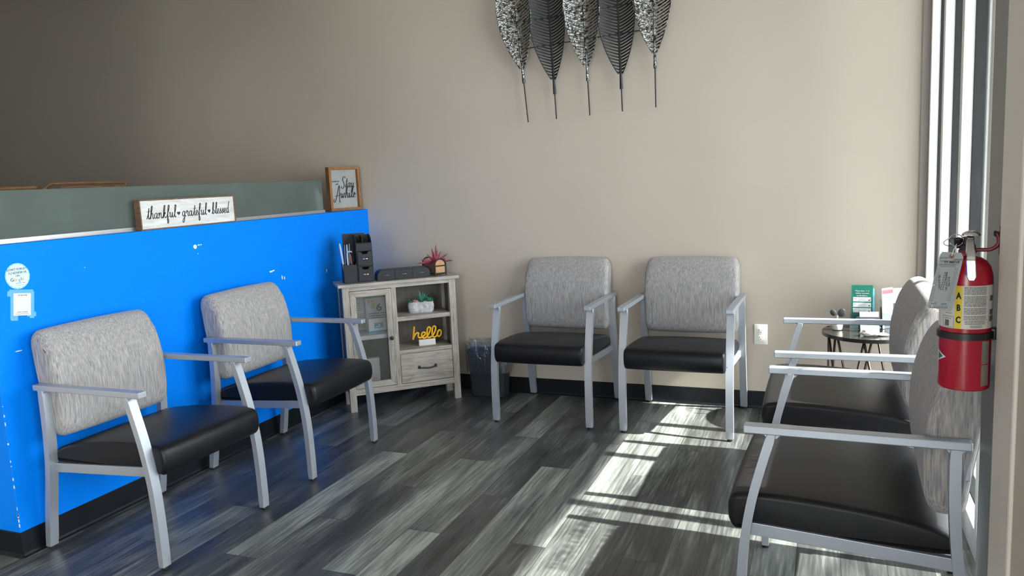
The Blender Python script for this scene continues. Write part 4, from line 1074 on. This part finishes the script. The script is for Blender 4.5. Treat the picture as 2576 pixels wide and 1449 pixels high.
def stay():
    a, b = Vector((-2.958, 4.305)), Vector((-2.876, 4.538)); rz = math.atan2(b.y-a.y, b.x-a.x)
    t = thing('framed_sign', 'oak framed sign reading Stay Awhile at the far end of blue wall', 'sign', (a.x, a.y, 1.1962), rz)
    w, h, d = (b-a).length, .284, .036
    for nm, q in (('frame', None),):
        bm = BM(); r = .018
        A = [(0, 0), (w, 0), (w, h), (0, h)]; B = [(r, r), (w-r, r), (w-r, h-r), (r, h-r)]
        for i in range(4):
            j = (i+1) % 4; prism(bm, [A[i], A[j], B[j], B[i]], 0, d, 'y', bev=.001)
        obj('frame', bm, M['frame_wood'], t, 'hard')
    bm = BM(); box(bm, r-.001, w-r+.001, .020, .026, r-.001, h-r+.001); obj('board', bm, M['canvas'], t)
    bm = BM()
    cursive(bm, 'Stay', .104, .150, .031, .0052, sx=1.02); cursive(bm, 'Awhile', .046, .083, .033, .0054, sx=1.08)
    mx = max(v.co.x for v in bm.verts)
    if mx > w-.03:
        for v in bm.verts: v.co.x = .03+(v.co.x-.03)*(w-.055)/(mx-.03)
    add_text(bm, 'come in', .017, .062, .192, ext=.0003, bold=.0004); add_text(bm, 'and', .015, .072, .174, ext=.0003, bold=.0004)
    bm2 = BM(); 
    for f in (0,): heart(bm, w-.036, .105, .007)
    bm2.free()
    o = obj('lettering', bm, M['ink'], t); onface(o, (0, .0198, 0), (1, 0, 0), (0, 0, 1))
stay()

# things standing on the ledge behind the frosted glass
def behind(name, label, cat, y, z, draw, mat, x=-3.06):
    t = thing(name, label, cat, (x, y, z)); bm = BM(); draw(bm); obj('body', bm, mat, t, True)
behind('spray_bottle', 'white cone-topped bottle seen blurred through the frosted glass', 'bottle', 4.30, 1.1962, lambda bm: lathe(bm, [(.024, 0), (.026, .004), (.026, .10), (.020, .12), (.010, .15), (.004, .165)], 20), M['ceramic'])
for (y, mk, lab) in ((3.85, 'ink_pink', 'pink'), (3.96, 'ink_cyan', 'blue'), (4.07, 'paleblue', 'pale blue'), (4.17, 'leaf_pale', 'pale green')):
    behind('candy_jar', '%s small tub seen blurred through the frosted glass' % lab, 'tub', y, 1.1962, lambda bm: lathe(bm, [(.018, 0), (.02, .003), (.02, .022), (.016, .026)], 16), M[mk])
# reception desk and the wooden rail visible above the glass
bm = BM(); box(bm, -4.1, -3.34, 2.2, 4.2, .72, .75, bev=.002); box(bm, -4.08, -4.04, 2.22, 4.18, 0, .718); box(bm, -3.40, -3.36, 2.22, 4.18, 0, .718)
tag(obj('reception_desk', bm, M['desk'], None, True), 'brown reception desk behind the blue half wall', 'desk')
t = thing('wooden_rail', 'bent brown wooden rail on black mounts rising above the frosted glass', 'rail', (-3.5, 2.98, .7505))
bm = BM(); tube(bm, catmull([(0, -.27, .650), (0, -.22, .678), (0, -.18, .682), (0, .20, .680), (0, .222, .676), (0, .225, .664), (0, .18, .660), (0, -.13, .662), (0, -.17, .650)], 6), .0075, 10); obj('rail', bm, M['rail_wood'], t, True)
for y in (-.14, .18):
    bm = BM(); tube(bm, [(0, y, 0), (0, y, .650)], .008, 10); box(bm, -.012, .012, y-.018, y+.018, .645, .657, bev=.002); obj('mount', bm, M['black_metal'], t, True)
t = thing('wooden_rail', 'straight brown wooden rail at the far left above the frosted glass', 'rail', (-3.56, 2.45, .7505))
bm = BM(); tube(bm, [(0, -.2, .668), (0, .30, .665)], .011, 10); obj('rail', bm, M['rail_wood'], t, True)
for y in (-.1, .2):
    bm = BM(); tube(bm, [(0, y, 0), (0, y, .66)], .008, 10); obj('mount', bm, M['black_metal'], t, True)

# ------------------------------------------------------------------ stickers on the blue wall
t = thing('sticker', 'round white scalloped sticker asking for a review, on the blue wall', 'sticker', (XB+.0005, 2.065, 1.073))
t.rotation_euler = (0, 0, 0)
def disc(bm, r, th, sc=0, n=96):
    prism(bm, [((r+sc*cos(18*2*pi*k/n))*cos(2*pi*k/n), (r+sc*cos(18*2*pi*k/n))*sin(2*pi*k/n)) for k in range(n)], 0, th, 'z')
def wallprint(parent, bm, m, name, dx=0.0): o = obj(name, bm, m, parent); onface(o, (dx, 0, 0), (0, 1, 0), (0, 0, 1)); return o
bm = BM(); disc(bm, .0495, .0006); wallprint(t, bm, M['skyblue'], 'backing')
bm = BM(); disc(bm, .0455, .0010, .0022); wallprint(t, bm, M['paleblue'], 'paper')
bm = BM(); add_text(bm, "DON'T FORGET", .0122, 0, .026, sx=.92); add_text(bm, 'TO REVIEW US', .0122, 0, .0125, sx=.92); add_text(bm, 'ON', .0105, 0, .001); wallprint(t, bm, M['ink_navy'], 'lettering', .0011)
cols = ['ink_navy', 'ink_orange', 'ink_gold', 'ink_cyan', 'ink_teal', 'ink_orange']
xs = [-.024, -.0125, -.0035, .0055, .0125, .019]
for ch, x, mk in zip('Google', xs, cols):
    bm = BM(); add_text(bm, ch, .0185, x, -.0125 if ch != 'g' else -.015); wallprint(t, bm, M[mk], 'letter', .0011)
bm = BM(); bars(bm, -.012, .014, -.028, .0035); bars(bm, -.008, .022, -.035, .0022); wallprint(t, bm, M['ink_cyan'], 'fine_print', .0011)
bm = BM(); bars(bm, .017, .026, -.028, .0035); wallprint(t, bm, M['ink_red'], 'red_print', .0011)
t = thing('taped_card', 'white card held by blue-tinted tape below the round sticker', 'card', (XB+.0005, 2.070, .968))
t.rotation_euler = (radians(-8), 0, 0)
for ti, (y0, y1, z0, z1) in enumerate(((-.052, .044, .034, .052), (.030, .048, -.058, .045), (-.048, -.034, -.062, .040), (-.045, -.018, -.066, -.044), (.020, .056, -.052, -.034), (-.060, -.040, .026, .046))):
    tk = .0003+.00008*ti
    bm = BM(); box(bm, 0, tk, y0, y1, z0, z1); obj('tape', bm, M['tape'], t)
bm = BM(); box(bm, .0001, .0012, -.036, .034, -.047, .038); obj('paper', bm, M['paper'], t)
bm = BM(); add_text(bm, 'SCAN ME', .0075, 0, .030, sx=1.2); add_text(bm, 'LEAVE A REVIEW', .0048, 0, -.034, sx=1.2); bars(bm, -.028, .028, -.042, .0022); wallprint(t, bm, M['ink_grey'], 'lettering', .00125)

# ------------------------------------------------------------------ fire extinguisher
EX, EY, ER = .2847, 1.93, .0505
def extinguisher():
    t = thing('fire_extinguisher', 'red fire extinguisher with white label hanging on the grey jamb', 'fire extinguisher', (EX, EY, .851))
    face = math.atan2(-EY, -EX)      # direction towards the middle of the room's near end
    bm = BM(); lathe(bm, [(.040, .004), (.046, 0), (.0495, .003), (ER, .010), (ER, .236), (.0495, .250), (.0455, .266), (.038, .278), (.026, .286), (.015, .290), (.014, .300)], 48)
    cyl = obj('cylinder', bm, M['red'], t, True)
    def warp(ofs, R):
        def f(p):
            a = face+(p.x+ofs)/R; return (cos(a)*(R+p.z), sin(a)*(R+p.z), p.y)
        return f
    def patch(bm, x0, x1, z0, z1, R, th, n=24):
        b = bmesh.new()
        for k in range(n):
            xa, xb_ = x0+(x1-x0)*k/n, x0+(x1-x0)*(k+1)/n
            v = []
            for rr in (R, R+th):
                for xx in (xa, xb_):
                    for z in (z0, z1): a = face+xx/R; v.append(b.verts.new((cos(a)*rr, sin(a)*rr, z)))
            b.faces.new((v[4], v[6], v[7], v[5])); b.faces.new((v[0], v[1], v[3], v[2])); b.faces.new((v[0], v[2], v[6], v[4])); b.faces.new((v[1], v[5], v[7], v[3]))
            if k == 0: b.faces.new((v[0], v[4], v[5], v[1]))
            if k == n-1: b.faces.new((v[2], v[3], v[7], v[6]))
        join(bm, b)
    R0 = ER+.0002
    bm = BM(); patch(bm, -.100, .085, .137, .230, R0, .0004, 40); lb = obj('label', bm, M['label'], cyl)
    bm = BM(); patch(bm, -.020, -.0065, .137, .230, R0+.0004, .0003, 5); obj('yellow_band', bm, M['label_yellow'], lb)
    Rt = R0+.0008
    bm = BM()
    for ch, z in (('A', .208), ('B', .182), ('C', .156)): add_text(bm, ch, .0185, 0, z, sx=.72, ext=.0002, bold=.0009, warp=warp(-.0133, Rt))
    obj('letters', bm, M['ink'], lb)
    def wb(bm, x0, x1, z, h):
        x = x0
        while x < x1:
            w_ = random.uniform(1.2, 4.0)*h; xe = min(x+w_, x1); patch(bm, x, xe, z, z+h*.6, Rt, .0002, 2); x = xe+h*.45
    bm = BM(); z = .226
    for blk in (6, 8, 5, 3):
        for k in range(blk): wb(bm, -.003, .042, z, .0021); z -= .0029
        z -= .0022
    patch(bm, -.0045, .047, .1565, .1570, Rt, .0002, 6)
    for k in range(3): wb(bm, -.001, .040, .1535-.0029*k, .0019)
    for k in range(2): wb(bm, .010, .034, .1435-.0030*k, .0019)
    for (a, b_) in ((-.048, -.0225),):
        for z in (.139, .1615, .163, .20): patch(bm, a, b_, z, z+.0005, Rt, .0002, 6)
        patch(bm, b_, b_+.0005, .139, .1615, Rt, .0002, 1); patch(bm, a, a+.0005, .139, .1615, Rt, .0002, 1)
        wb(bm, a+.004, b_-.006, .1575, .0018); wb(bm, a+.006, b_-.004, .169, .002)
        patch(bm, a+.006, a+.0155, .1415, .1545, Rt, .0003, 3)
    patch(bm, .0495, .0497, .14, .228, Rt, .0002, 1)
    for z in (.152, .166, .196): patch(bm, .053, .066, z, z+.012, Rt, .0002, 3)
    obj('fine_print', bm, M['ink_grey'], lb)
    bm = BM()
    for z, h_ in ((.060, .050), (.012, .046)): patch(bm, .035, .056, z, z+h_, R0, .0004, 6)
    obj('side_label', bm, plain('grey_foil_label', (.20, .18, .15), .4, noise_amt=.2, nscale=200), cyl)
    bm = BM(); b = bmesh.new(); pts = [(-.062, .084), (-.0375, .0715), (-.062, .060)]
    n = 10; top = []; botm = []
    for k in range(n+1):
        x = -.064+(.0265)*k/n; hh = .0125*(1-k/n); top.append((x, .0715+hh)); botm.append((x, .0715-hh))
    for k in range(n):
        q = [b.verts.new(((cos(face+x/R0))*(R0+.0003), sin(face+x/R0)*(R0+.0003), z)) for x, z in (botm[k], botm[k+1], top[k+1], top[k])]
        if k < n-1: b.faces.new(q)
        else: b.faces.new(q[:2]+q[3:])
    join(bm, b); obj('warning_triangle', bm, M['paper'], cyl)
    bm = BM(); b = bmesh.new()
    for k in range(n-2):
        q = []
        for x, z in ((-.062+.021*k/n, .0715-.0095*(1-k/(n-2))), (-.062+.021*(k+1)/n, .0715-.0095*(1-(k+1)/(n-2))), (-.062+.021*(k+1)/n, .0715+.0095*(1-(k+1)/(n-2))), (-.062+.021*k/n, .0715+.0095*(1-k/(n-2)))):
            q.append(b.verts.new((cos(face+x/R0)*(R0+.0007), sin(face+x/R0)*(R0+.0007), z)))
        b.faces.new(q if k < n-3 else q[:2]+q[3:])
    join(bm, b); obj('triangle_mark', bm, M['ink_teal'], cyl)
    # strap
    bm = BM()
    prof = [(ER+.0003, .112), (ER+.004, .113), (ER+.004, .127), (ER+.0003, .128)]
    rings = [[bm.verts.new((r*cos(2*pi*k/48), r*sin(2*pi*k/48), z-.006*sin(2*pi*k/48-face-pi/2)*0)) for k in range(48)] for r, z in prof]
    for i in range(4):
        A, B = rings[i], rings[(i+1) % 4]
        for k in range(48): f = bm.faces.new((A[k], A[(k+1) % 48], B[(k+1) % 48], B[k])); f.smooth = True
    box(bm, ER-.002, .0597, -.014, .014, .108, .132, bev=.001)
    obj('strap', bm, M['gasket'], t, True)
    # valve body, gauge
    fd = Vector((cos(face), sin(face), 0)); sd = Vector((-sin(face), cos(face), 0))   # towards room, to the right as seen
    bm = BM(); lathe(bm, [(.0155, .2985), (.0155, .312), (.012, .314), (.012, .330)], 20); obj('valve', bm, M['black_metal'], t, True)
    def V(a, b_, z): return fd*a+sd*b_+Vector((0, 0, z))
    # carrying handle: curved chrome channel on top
    def channel(pts, wd, th=.0016, lip=.005):
        bm = BM(); R_ = []
        n_ = len(pts)
        for i, (p, w_) in enumerate(zip(pts, wd)):
            a = pts[max(0, i-1)]; c = pts[min(n_-1, i+1)]; tg = (c-a).normalized(); s_ = sd; nn = s_.cross(tg).normalized()
            if nn.dot(fd+Vector((0, 0, 1))) < 0: nn = -nn
            R_.append([bm.verts.new(q) for q in (p-s_*w_-nn*lip, p-s_*w_, p-s_*w_*.8+nn*th, p+s_*w_*.8+nn*th, p+s_*w_, p+s_*w_-nn*lip, p+s_*(w_-th)-nn*lip, p+s_*(w_*.8)-nn*.0002, p-s_*(w_*.8)-nn*.0002, p-s_*(w_-th)-nn*lip)])
        m_ = 10
        for A, B in zip(R_, R_[1:]):
            for k in range(m_): f = bm.faces.new((A[k], A[(k+1) % m_], B[(k+1) % m_], B[k]))
        bm.faces.new(R_[0][::-1]); bm.faces.new(R_[-1]); return bm
    pts = catmull([V(.012, .004, .332), V(.030, .005, .318), V(.046, .006, .298), (V(.052, .007, .285)), V(.0545, .0085, .262), V(.056, .0095, .243)], 5)
    wd = [.0062+.0026*min(1, i/8) for i in range(len(pts)-2)]+[.0075, .0045]
    obj('lever', channel(pts, wd), M['chrome'], t, True)
    pts = catmull([V(-.004, -.004, .327), V(.006, -.004, .338), V(.014, .006, .3455), V(.016, .016, .347), V(.010, .027, .343), V(.0, .032, .335)], 5)
    bm = BM()
    # domed top grip
    b = bmesh.new(); bmesh.ops.create_uvsphere(b, u_segments=24, v_segments=12, radius=1)
    for v in list(b.verts):
        if v.co.z < -.05: b.verts.remove(v)
    for v in b.verts: v.co = Vector((v.co.x*.013, v.co.y*.0185, v.co.z*.011))
    ret = bmesh.ops.extrude_face_region(b, geom=b.faces[:])
    for v in [g for g in ret['geom'] if isinstance(g, bmesh.types.BMVert)]: v.co = v.co*.88
    join(bm, b, 0, Matrix.Translation(V(.006, .006, .333)) @ Matrix.Rotation(face, 4, 'Z')); obj('grip', bm, M['chrome'], t, True)
    bm = BM(); tube(bm, [V(.0, -.0175, .312), V(.006, -.019, .326)], .0075, 10); tube(bm, [V(0, -.0175, .305), V(0, -.0175, .314)], .0035, 8); obj('gauge_guard', bm, M['black_metal'], t, True)
    c = V(.012, -.0215, .3235)
    bm = BM(); tube(bm, [c+sd*.0135*cos(a)+Vector((0, 0, .0125*sin(a)))+fd*.002*sin(3*a) for a in [2*pi*k/28 for k in range(28)]], .0011, 8, closed=True); obj('pull_ring', bm, M['chrome'], t, True)
    bm = BM(); tube(bm, catmull([V(.012, -.012, .327), V(.013, -.034, .327), V(.013, -.045, .319), V(.013, -.038, .312), V(.012, -.015, .313)], 6), .0007, 6); obj('seal_wire', bm, M['black_metal'], t, True)
    # hanging bracket
    bm = BM(); tube(bm, catmull([(.052, -.006, .338), (.0565, -.006, .325), (.0545, -.006, .312), (.042, -.006, .303), (.020, -.004, .302), (-.006, -.002, .302), (-.014, 0, .302)], 6), .0042, 10)
    box(bm, .0565, .0598, -.014, .004, .292, .352, bev=.001); obj('bracket', bm, M['red_dull'], t, True)
    bm = BM(); tube(bm, [(.0565, -.004, .336), (.047, -.004, .336)], .0045, 8); tube(bm, [(.051, -.004, .336), (.0485, -.004, .336)], .0065, 8); obj('screw', bm, M['black_metal'], t, True)
    bm = BM(); lathe(bm, [(.0175, .2955), (.0175, .302), (.015, .304)], 20); obj('neck_ring', bm, M['red_dull'], t, True)
extinguisher()
def hang_tag():
    y = EY-.062
    t = thing('inspection_tag', 'grey inspection tag with hole and stamp hanging from the fire extinguisher', 'tag', (.2459, y, 1.1468))
    t.rotation_euler = (0, 0, 0)
    P = [(-.0165, .0085), (-.0205, .003), (-.0425, -.1095), (.0022, -.1187), (.0228, -.003), (.0185, .0060)]
    n = 12; bm = BM()
    prism(bm, P, 0, .0008, 'y'); obj('card', bm, M['tag'], t)
    sl = math.atan2(.0205, .112)*-1      # lean of the card
    def F(bm, m, name):
        for v in bm.verts:
            x, y_ = v.co.x, v.co.y
            v.co.x, v.co.y = x-(-y_)*.195, y_
        o = obj(name, bm, m, t); onface(o, (0, -.0001, 0), (1, 0, 0), (0, 0, 1)); return o
    bm = BM(); prism(bm, [(.0052*cos(a), .0052*sin(a)) for a in [2*pi*q/20 for q in range(20)]], 0, .0006, 'z'); o = obj('eyelet', bm, M['pen_brown'], t); onface(o, (.001, -.0001, -.0012), (1, 0, 0), (0, 0, 1))
    bm = BM(); prism(bm, [(.0022*cos(a), .0022*sin(a)) for a in [2*pi*q/16 for q in range(16)]], 0, .0009, 'z'); o = obj('eyelet_hole', bm, M['ink'], t); onface(o, (.001, -.0001, -.0012), (1, 0, 0), (0, 0, 1))
    bm = BM(); add_text(bm, 'DO NOT', .0042, -.0115, -.0045); add_text(bm, 'REMOVE', .0042, .0145, -.0085)
    for z in (-.0125, -.0165, -.020): box(bm, -.019, .018, z, z+.0003, 0, .0002)
    bars(bm, -.018, -.006, -.0115, .0014); bars(bm, -.018, .014, -.0195, .0014); bars(bm, -.014, .014, -.023, .0012)
    add_text(bm, 'BLUE FIRE', .0048, .008, -.055, rot=-pi/2+.2); add_text(bm, 'PROTECTION INC', .0050, .003, -.055, rot=-pi/2+.2)
    add_text(bm, '786-624-0293', .0056, -.010, -.055, rot=-pi/2+.2)
    for x_ in (-.0005, -.004): 
        for k in range(8): box(bm, x_, x_+.0012, -.038-.005*k, -.0345-.005*k, 0, .0002)
    F(bm, M['ink_navy'], 'lettering')
    bm = BM(); add_text(bm, '2025', .0055, -.010, -.1015); add_text(bm, '2026', .0055, .009, -.103); F(bm, M['ink_blue'], 'years')
    bm = BM(); add_text(bm, 'TT 202115', .0064, .004, -.0135, bold=.0003); F(bm, M['ink'], 'handwriting')
    bm = BM()
    for x0 in (-.0195, .0135):
        for k in range(13):
            z = -.030-.0055*k
            for q in range(2): box(bm, x0+.0038*q, x0+.0030+.0038*q, z, z+.0004, 0, .0002); box(bm, x0+.0038*q, x0+.0004+.0038*q, z, z+.0048, 0, .0002)
    box(bm, -.0185, .018, -.1075, -.1070, 0, .0002)
    for k in range(11): box(bm, -.018+.0033*k, -.0162+.0033*k, -.112, -.1095, 0, .0002)
    F(bm, M['ink_grey'], 'grid')
    bm = BM()
    for (x, z) in ((-.0335, -.0595), (-.041, -.078), (-.0225, -.1085), (-.026, -.1165), (-.0305, -.100)):
        pass
    for (x, z) in ((-.012, -.0995), (-.012, -.1075), (-.0185, -.062)):
        prism(bm, [(x+.0015*cos(a), z+.0015*sin(a)) for a in [2*pi*q/12 for q in range(12)]], 0, .0003, 'z')
    F(bm, M['white'], 'punch_marks')
    bm = BM(); tube(bm, catmull([(.001, -.0012, -.001), (.003, -.004, .010), (.007, -.001, .018), (.010, .006, .024)], 5), .0008, 6); obj('string', bm, M['white'], t, True)
hang_tag()

# ------------------------------------------------------------------ round side table and what stands on it
TC = (.212, 4.262); TH = .51
def side_table():
    t = thing('side_table', 'round dark metal side table with zigzag legs in the window corner', 'table', (TC[0], TC[1], 0))
    bm = BM(); lathe(bm, [(.215, TH-.020), (.226, TH-.018), (.226, TH-.001), (.2245, TH), (.221, TH), (.220, TH-.004), (.001, TH-.004)], 72); obj('tabletop', bm, M['bronze'], t, True)
    n = 6; r0, r1 = .205, .195
    for k in range(n):
        a = 2*pi*k/n+.35
        top = Vector((r0*cos(a), r0*sin(a), TH-.019))
        for s in (-1, 1):
            b = a+s*pi/n; bt = Vector((r1*cos(b), r1*sin(b), .006))
            bm = BM(); tube(bm, [top, bt], .0062, 4); obj('leg', bm, M['bronze_leg'], t)
    bm = BM(); tube(bm, [(r1*cos(2*pi*k/60), r1*sin(2*pi*k/60), .006) for k in range(60)], .006, 6, closed=True); obj('foot_ring', bm, M['bronze_leg'], t, True)
side_table()
ZTB = TH-.0038
def brochure(parent, w, h, th=.004, mat='paper'):
    bm = BM(); box(bm, -w/2, w/2, 0, th, 0, h); return obj('sheets', bm, M[mat], parent)
def leaf_holder(label, loc, rz, w):
    t = thing('brochure_holder', label, 'brochure holder', loc, rz)
    bm = BM(); box(bm, -w/2, w/2, .0, .0015, .0, .085); box(bm, -w/2, w/2, .028, .0295, 0, .15); box(bm, -w/2, -w/2+.0015, .0015, .028, 0, .11); box(bm, w/2-.0015, w/2, .0015, .028, 0, .11); box(bm, -w/2, w/2, .0, .034, -.0005, .001)
    obj('pocket', bm, M['acrylic'], t)
    return t
leaf_holder('clear acrylic holder with the green brochure on the side table', (.176, 4.330, ZTB+.0006), -.05, .112)
t = thing('brochure', 'green brochure with three white panels standing in the left acrylic holder', 'brochure', (.176, 4.337, ZTB+.003), -.05); t.rotation_euler = (-.10, 0, -.05)
brochure(t, .100, .220, .006, 'ink_teal')
bm = BM(); box(bm, .0492, .058, .001, .007, 0, .203); obj('next_sheet', bm, M['skyblue'], t)
printed(t, lambda bm: (add_text(bm, 'More than 11.2', .0105, 0, .190), add_text(bm, 'million current', .0105, 0, .178), add_text(bm, 'cardholders.', .0105, 0, .166)), [M['paper']], 'lettering')
def pn(bm):
    for z in (.136, .108, .080): box(bm, -.042, .042, z, z+.022, 0, .0003)
    prism(bm, [(-.008+.022*cos(a), .042+.020*sin(a)) for a in [2*pi*q/16 for q in range(16)]], 0, .0003, 'z')
printed(t, pn, [M['paper']], 'panels')
def pn2(bm):
    for z in (.136, .108, .080):
        bars(bm, -.039, -.026, z+.013, .003, .0005); 
        for q in range(3): bars(bm, -.018, .020, z+.004+.005*q, .0022, .0005)
        box(bm, .030, .037, z+.004, z+.010, 0, .0005)
printed(t, pn2, [M['ink_grey']], 'panel_print')
leaf_holder('clear acrylic holder with red and white brochures near the window', (.330, 4.365, ZTB+.0006), .55, .13)
t = thing('brochure', 'white brochure with a red top band angled in the right acrylic holder', 'brochure', (.300, 4.352, ZTB+.003), .75); t.rotation_euler = (-.05, 0, .75)
brochure(t, .070, .205)
printed(t, lambda bm: (box(bm, -.034, .034, .176, .196, 0, .0003), bars(bm, -.030, .028, .150, .005), bars(bm, -.030, .020, .142, .005)), [M['ink_red']], 'red_band')
printed(t, lambda bm: [bars(bm, -.030, .028, .130-.006*k, .0026) for k in range(5)], [M['ink_grey']], 'small_print')
t = thing('brochure', 'white brochure with pink title and photo nearest the window', 'brochure', (.357, 4.385, ZTB+.003), .35); t.rotation_euler = (-.05, 0, .35)
brochure(t, .070, .200)
printed(t, lambda bm: (bars(bm, -.028, .024, .178, .005), bars(bm, -.028, .016, .169, .005)), [M['ink_pink']], 'title')
printed(t, lambda bm: (box(bm, -.034, .010, .070, .125, 0, .0003),), [M['leaf_dark']], 'photo')
t = thing('card_holder', 'clear business card holder with navy and white cards in front of the brochures', 'card holder', (.212, 4.235, ZTB+.0005), .1)
bm = BM(); box(bm, -.050, .050, 0, .002, 0, .040); box(bm, -.050, .050, 0, .05, 0, .002); box(bm, -.050, .050, .045, .047, 0, .060); box(bm, -.050, -.048, 0, .045, 0, .045); box(bm, .048, .050, 0, .045, 0, .045); obj('tray', bm, M['acrylic'], t)
for k, (v, z, mk) in enumerate(((.008, .004, 'paper'), (.018, .026, 'ink_navy'), (.030, .050, 'paper'))):
    bm = BM(); b = bmesh.new(); box(b, -.044, .044, 0, .006, 0, .050); join(bm, b, 0, Matrix.Translation((0, v, z)) @ Matrix.Rotation(-.35, 4, 'X')); obj('cards', bm, M[mk], t)
bm = BM(); b = bmesh.new(); prism(b, [(-.030, .012), (-.020, .038), (.020, .038), (.030, .012)], -.0004, 0, 'y'); join(bm, b, 0, Matrix.Translation((0, .0178, .028)) @ Matrix.Rotation(-.35, 4, 'X')); obj('emblem', bm, M['paper'], t)
t = thing('solar_toy', 'small white pot with two dark round leaves at the left of side table', 'ornament', (.060, 4.290, ZTB+.0003))
bm = BM(); lathe(bm, [(.018, 0), (.024, .003), (.027, .018), (.025, .034), (.022, .036), (.004, .034)], 24); obj('pot', bm, M['ceramic'], t, True)
bm = BM(); tube(bm, [(0, 0, .034), (0, 0, .075)], .004, 8); obj('stalk', bm, M['ceramic'], t, True)
for s, a, r_ in ((-1, .5, .018), (1, .25, .023)):
    b = bmesh.new(); bmesh.ops.create_uvsphere(b, u_segments=18, v_segments=10, radius=1)
    bm = BM(); join(bm, b, 0, Matrix.Translation((s*.020, -.002, .088)) @ Matrix.Rotation(s*a, 4, 'Y') @ Matrix.Diagonal((r_*.8, .004, r_, 1))); obj('leaf', bm, M['leaf_dark'], t, True)
t = thing('white_ornament', 'lumpy white ceramic ornament at the front of the side table', 'ornament', (.205, 4.150, ZTB))
bm = BM(); b = bmesh.new(); bmesh.ops.create_icosphere(b, subdivisions=4, radius=1)
for v in b.verts:
    c = v.co.copy(); q = 1+.22*noise.noise(c*1.7+Vector((3, 1, 7)))+.10*noise.noise(c*4)
    v.co = Vector((c.x*.044*q, c.y*.026*q, max(-.0165, c.z*.019*q)+.0166))
join(bm, b); obj('body', bm, M['ceramic'], t, True)
bm = BM(); b = bmesh.new(); bmesh.ops.create_icosphere(b, subdivisions=3, radius=1)
for v in b.verts:
    c = v.co.copy(); q = 1+.3*noise.noise(c*2+Vector((9, 2, 1))); v.co = Vector((c.x*.030*q, c.y*.016*q, max(-.007, c.z*.009*q)+.0071))
join(bm, b, 0, Matrix.Translation((.055, .012, 0))); obj('tail', bm, M['ceramic'], t, True)

# hidden-from-frame ceiling downlight that warms the far left of the back wall
def downlight(x, y, power):
    t = thing('ceiling_downlight', 'round recessed warm ceiling downlight over the reception desk', 'lamp', (x, y, ZC), 0, 'ceiling downlights')
    bm = BM(); lathe(bm, [(.075, -.004), (.085, -.003), (.085, -.0005), (.05, -.0005)], 32); obj('trim_ring', bm, M['white'], t, True)
    d = bpy.data.lights.new('lamp_light', 'SPOT'); d.energy = power; d.color = (1.0, .74, .50); d.spot_size = radians(95); d.spot_blend = .9; d.shadow_soft_size = .05
    o = bpy.data.objects.new('lamp_light', d); COL.objects.link(o); o.parent = t; o.location = (0, 0, -.02)
downlight(-3.9, 3.75, 3)
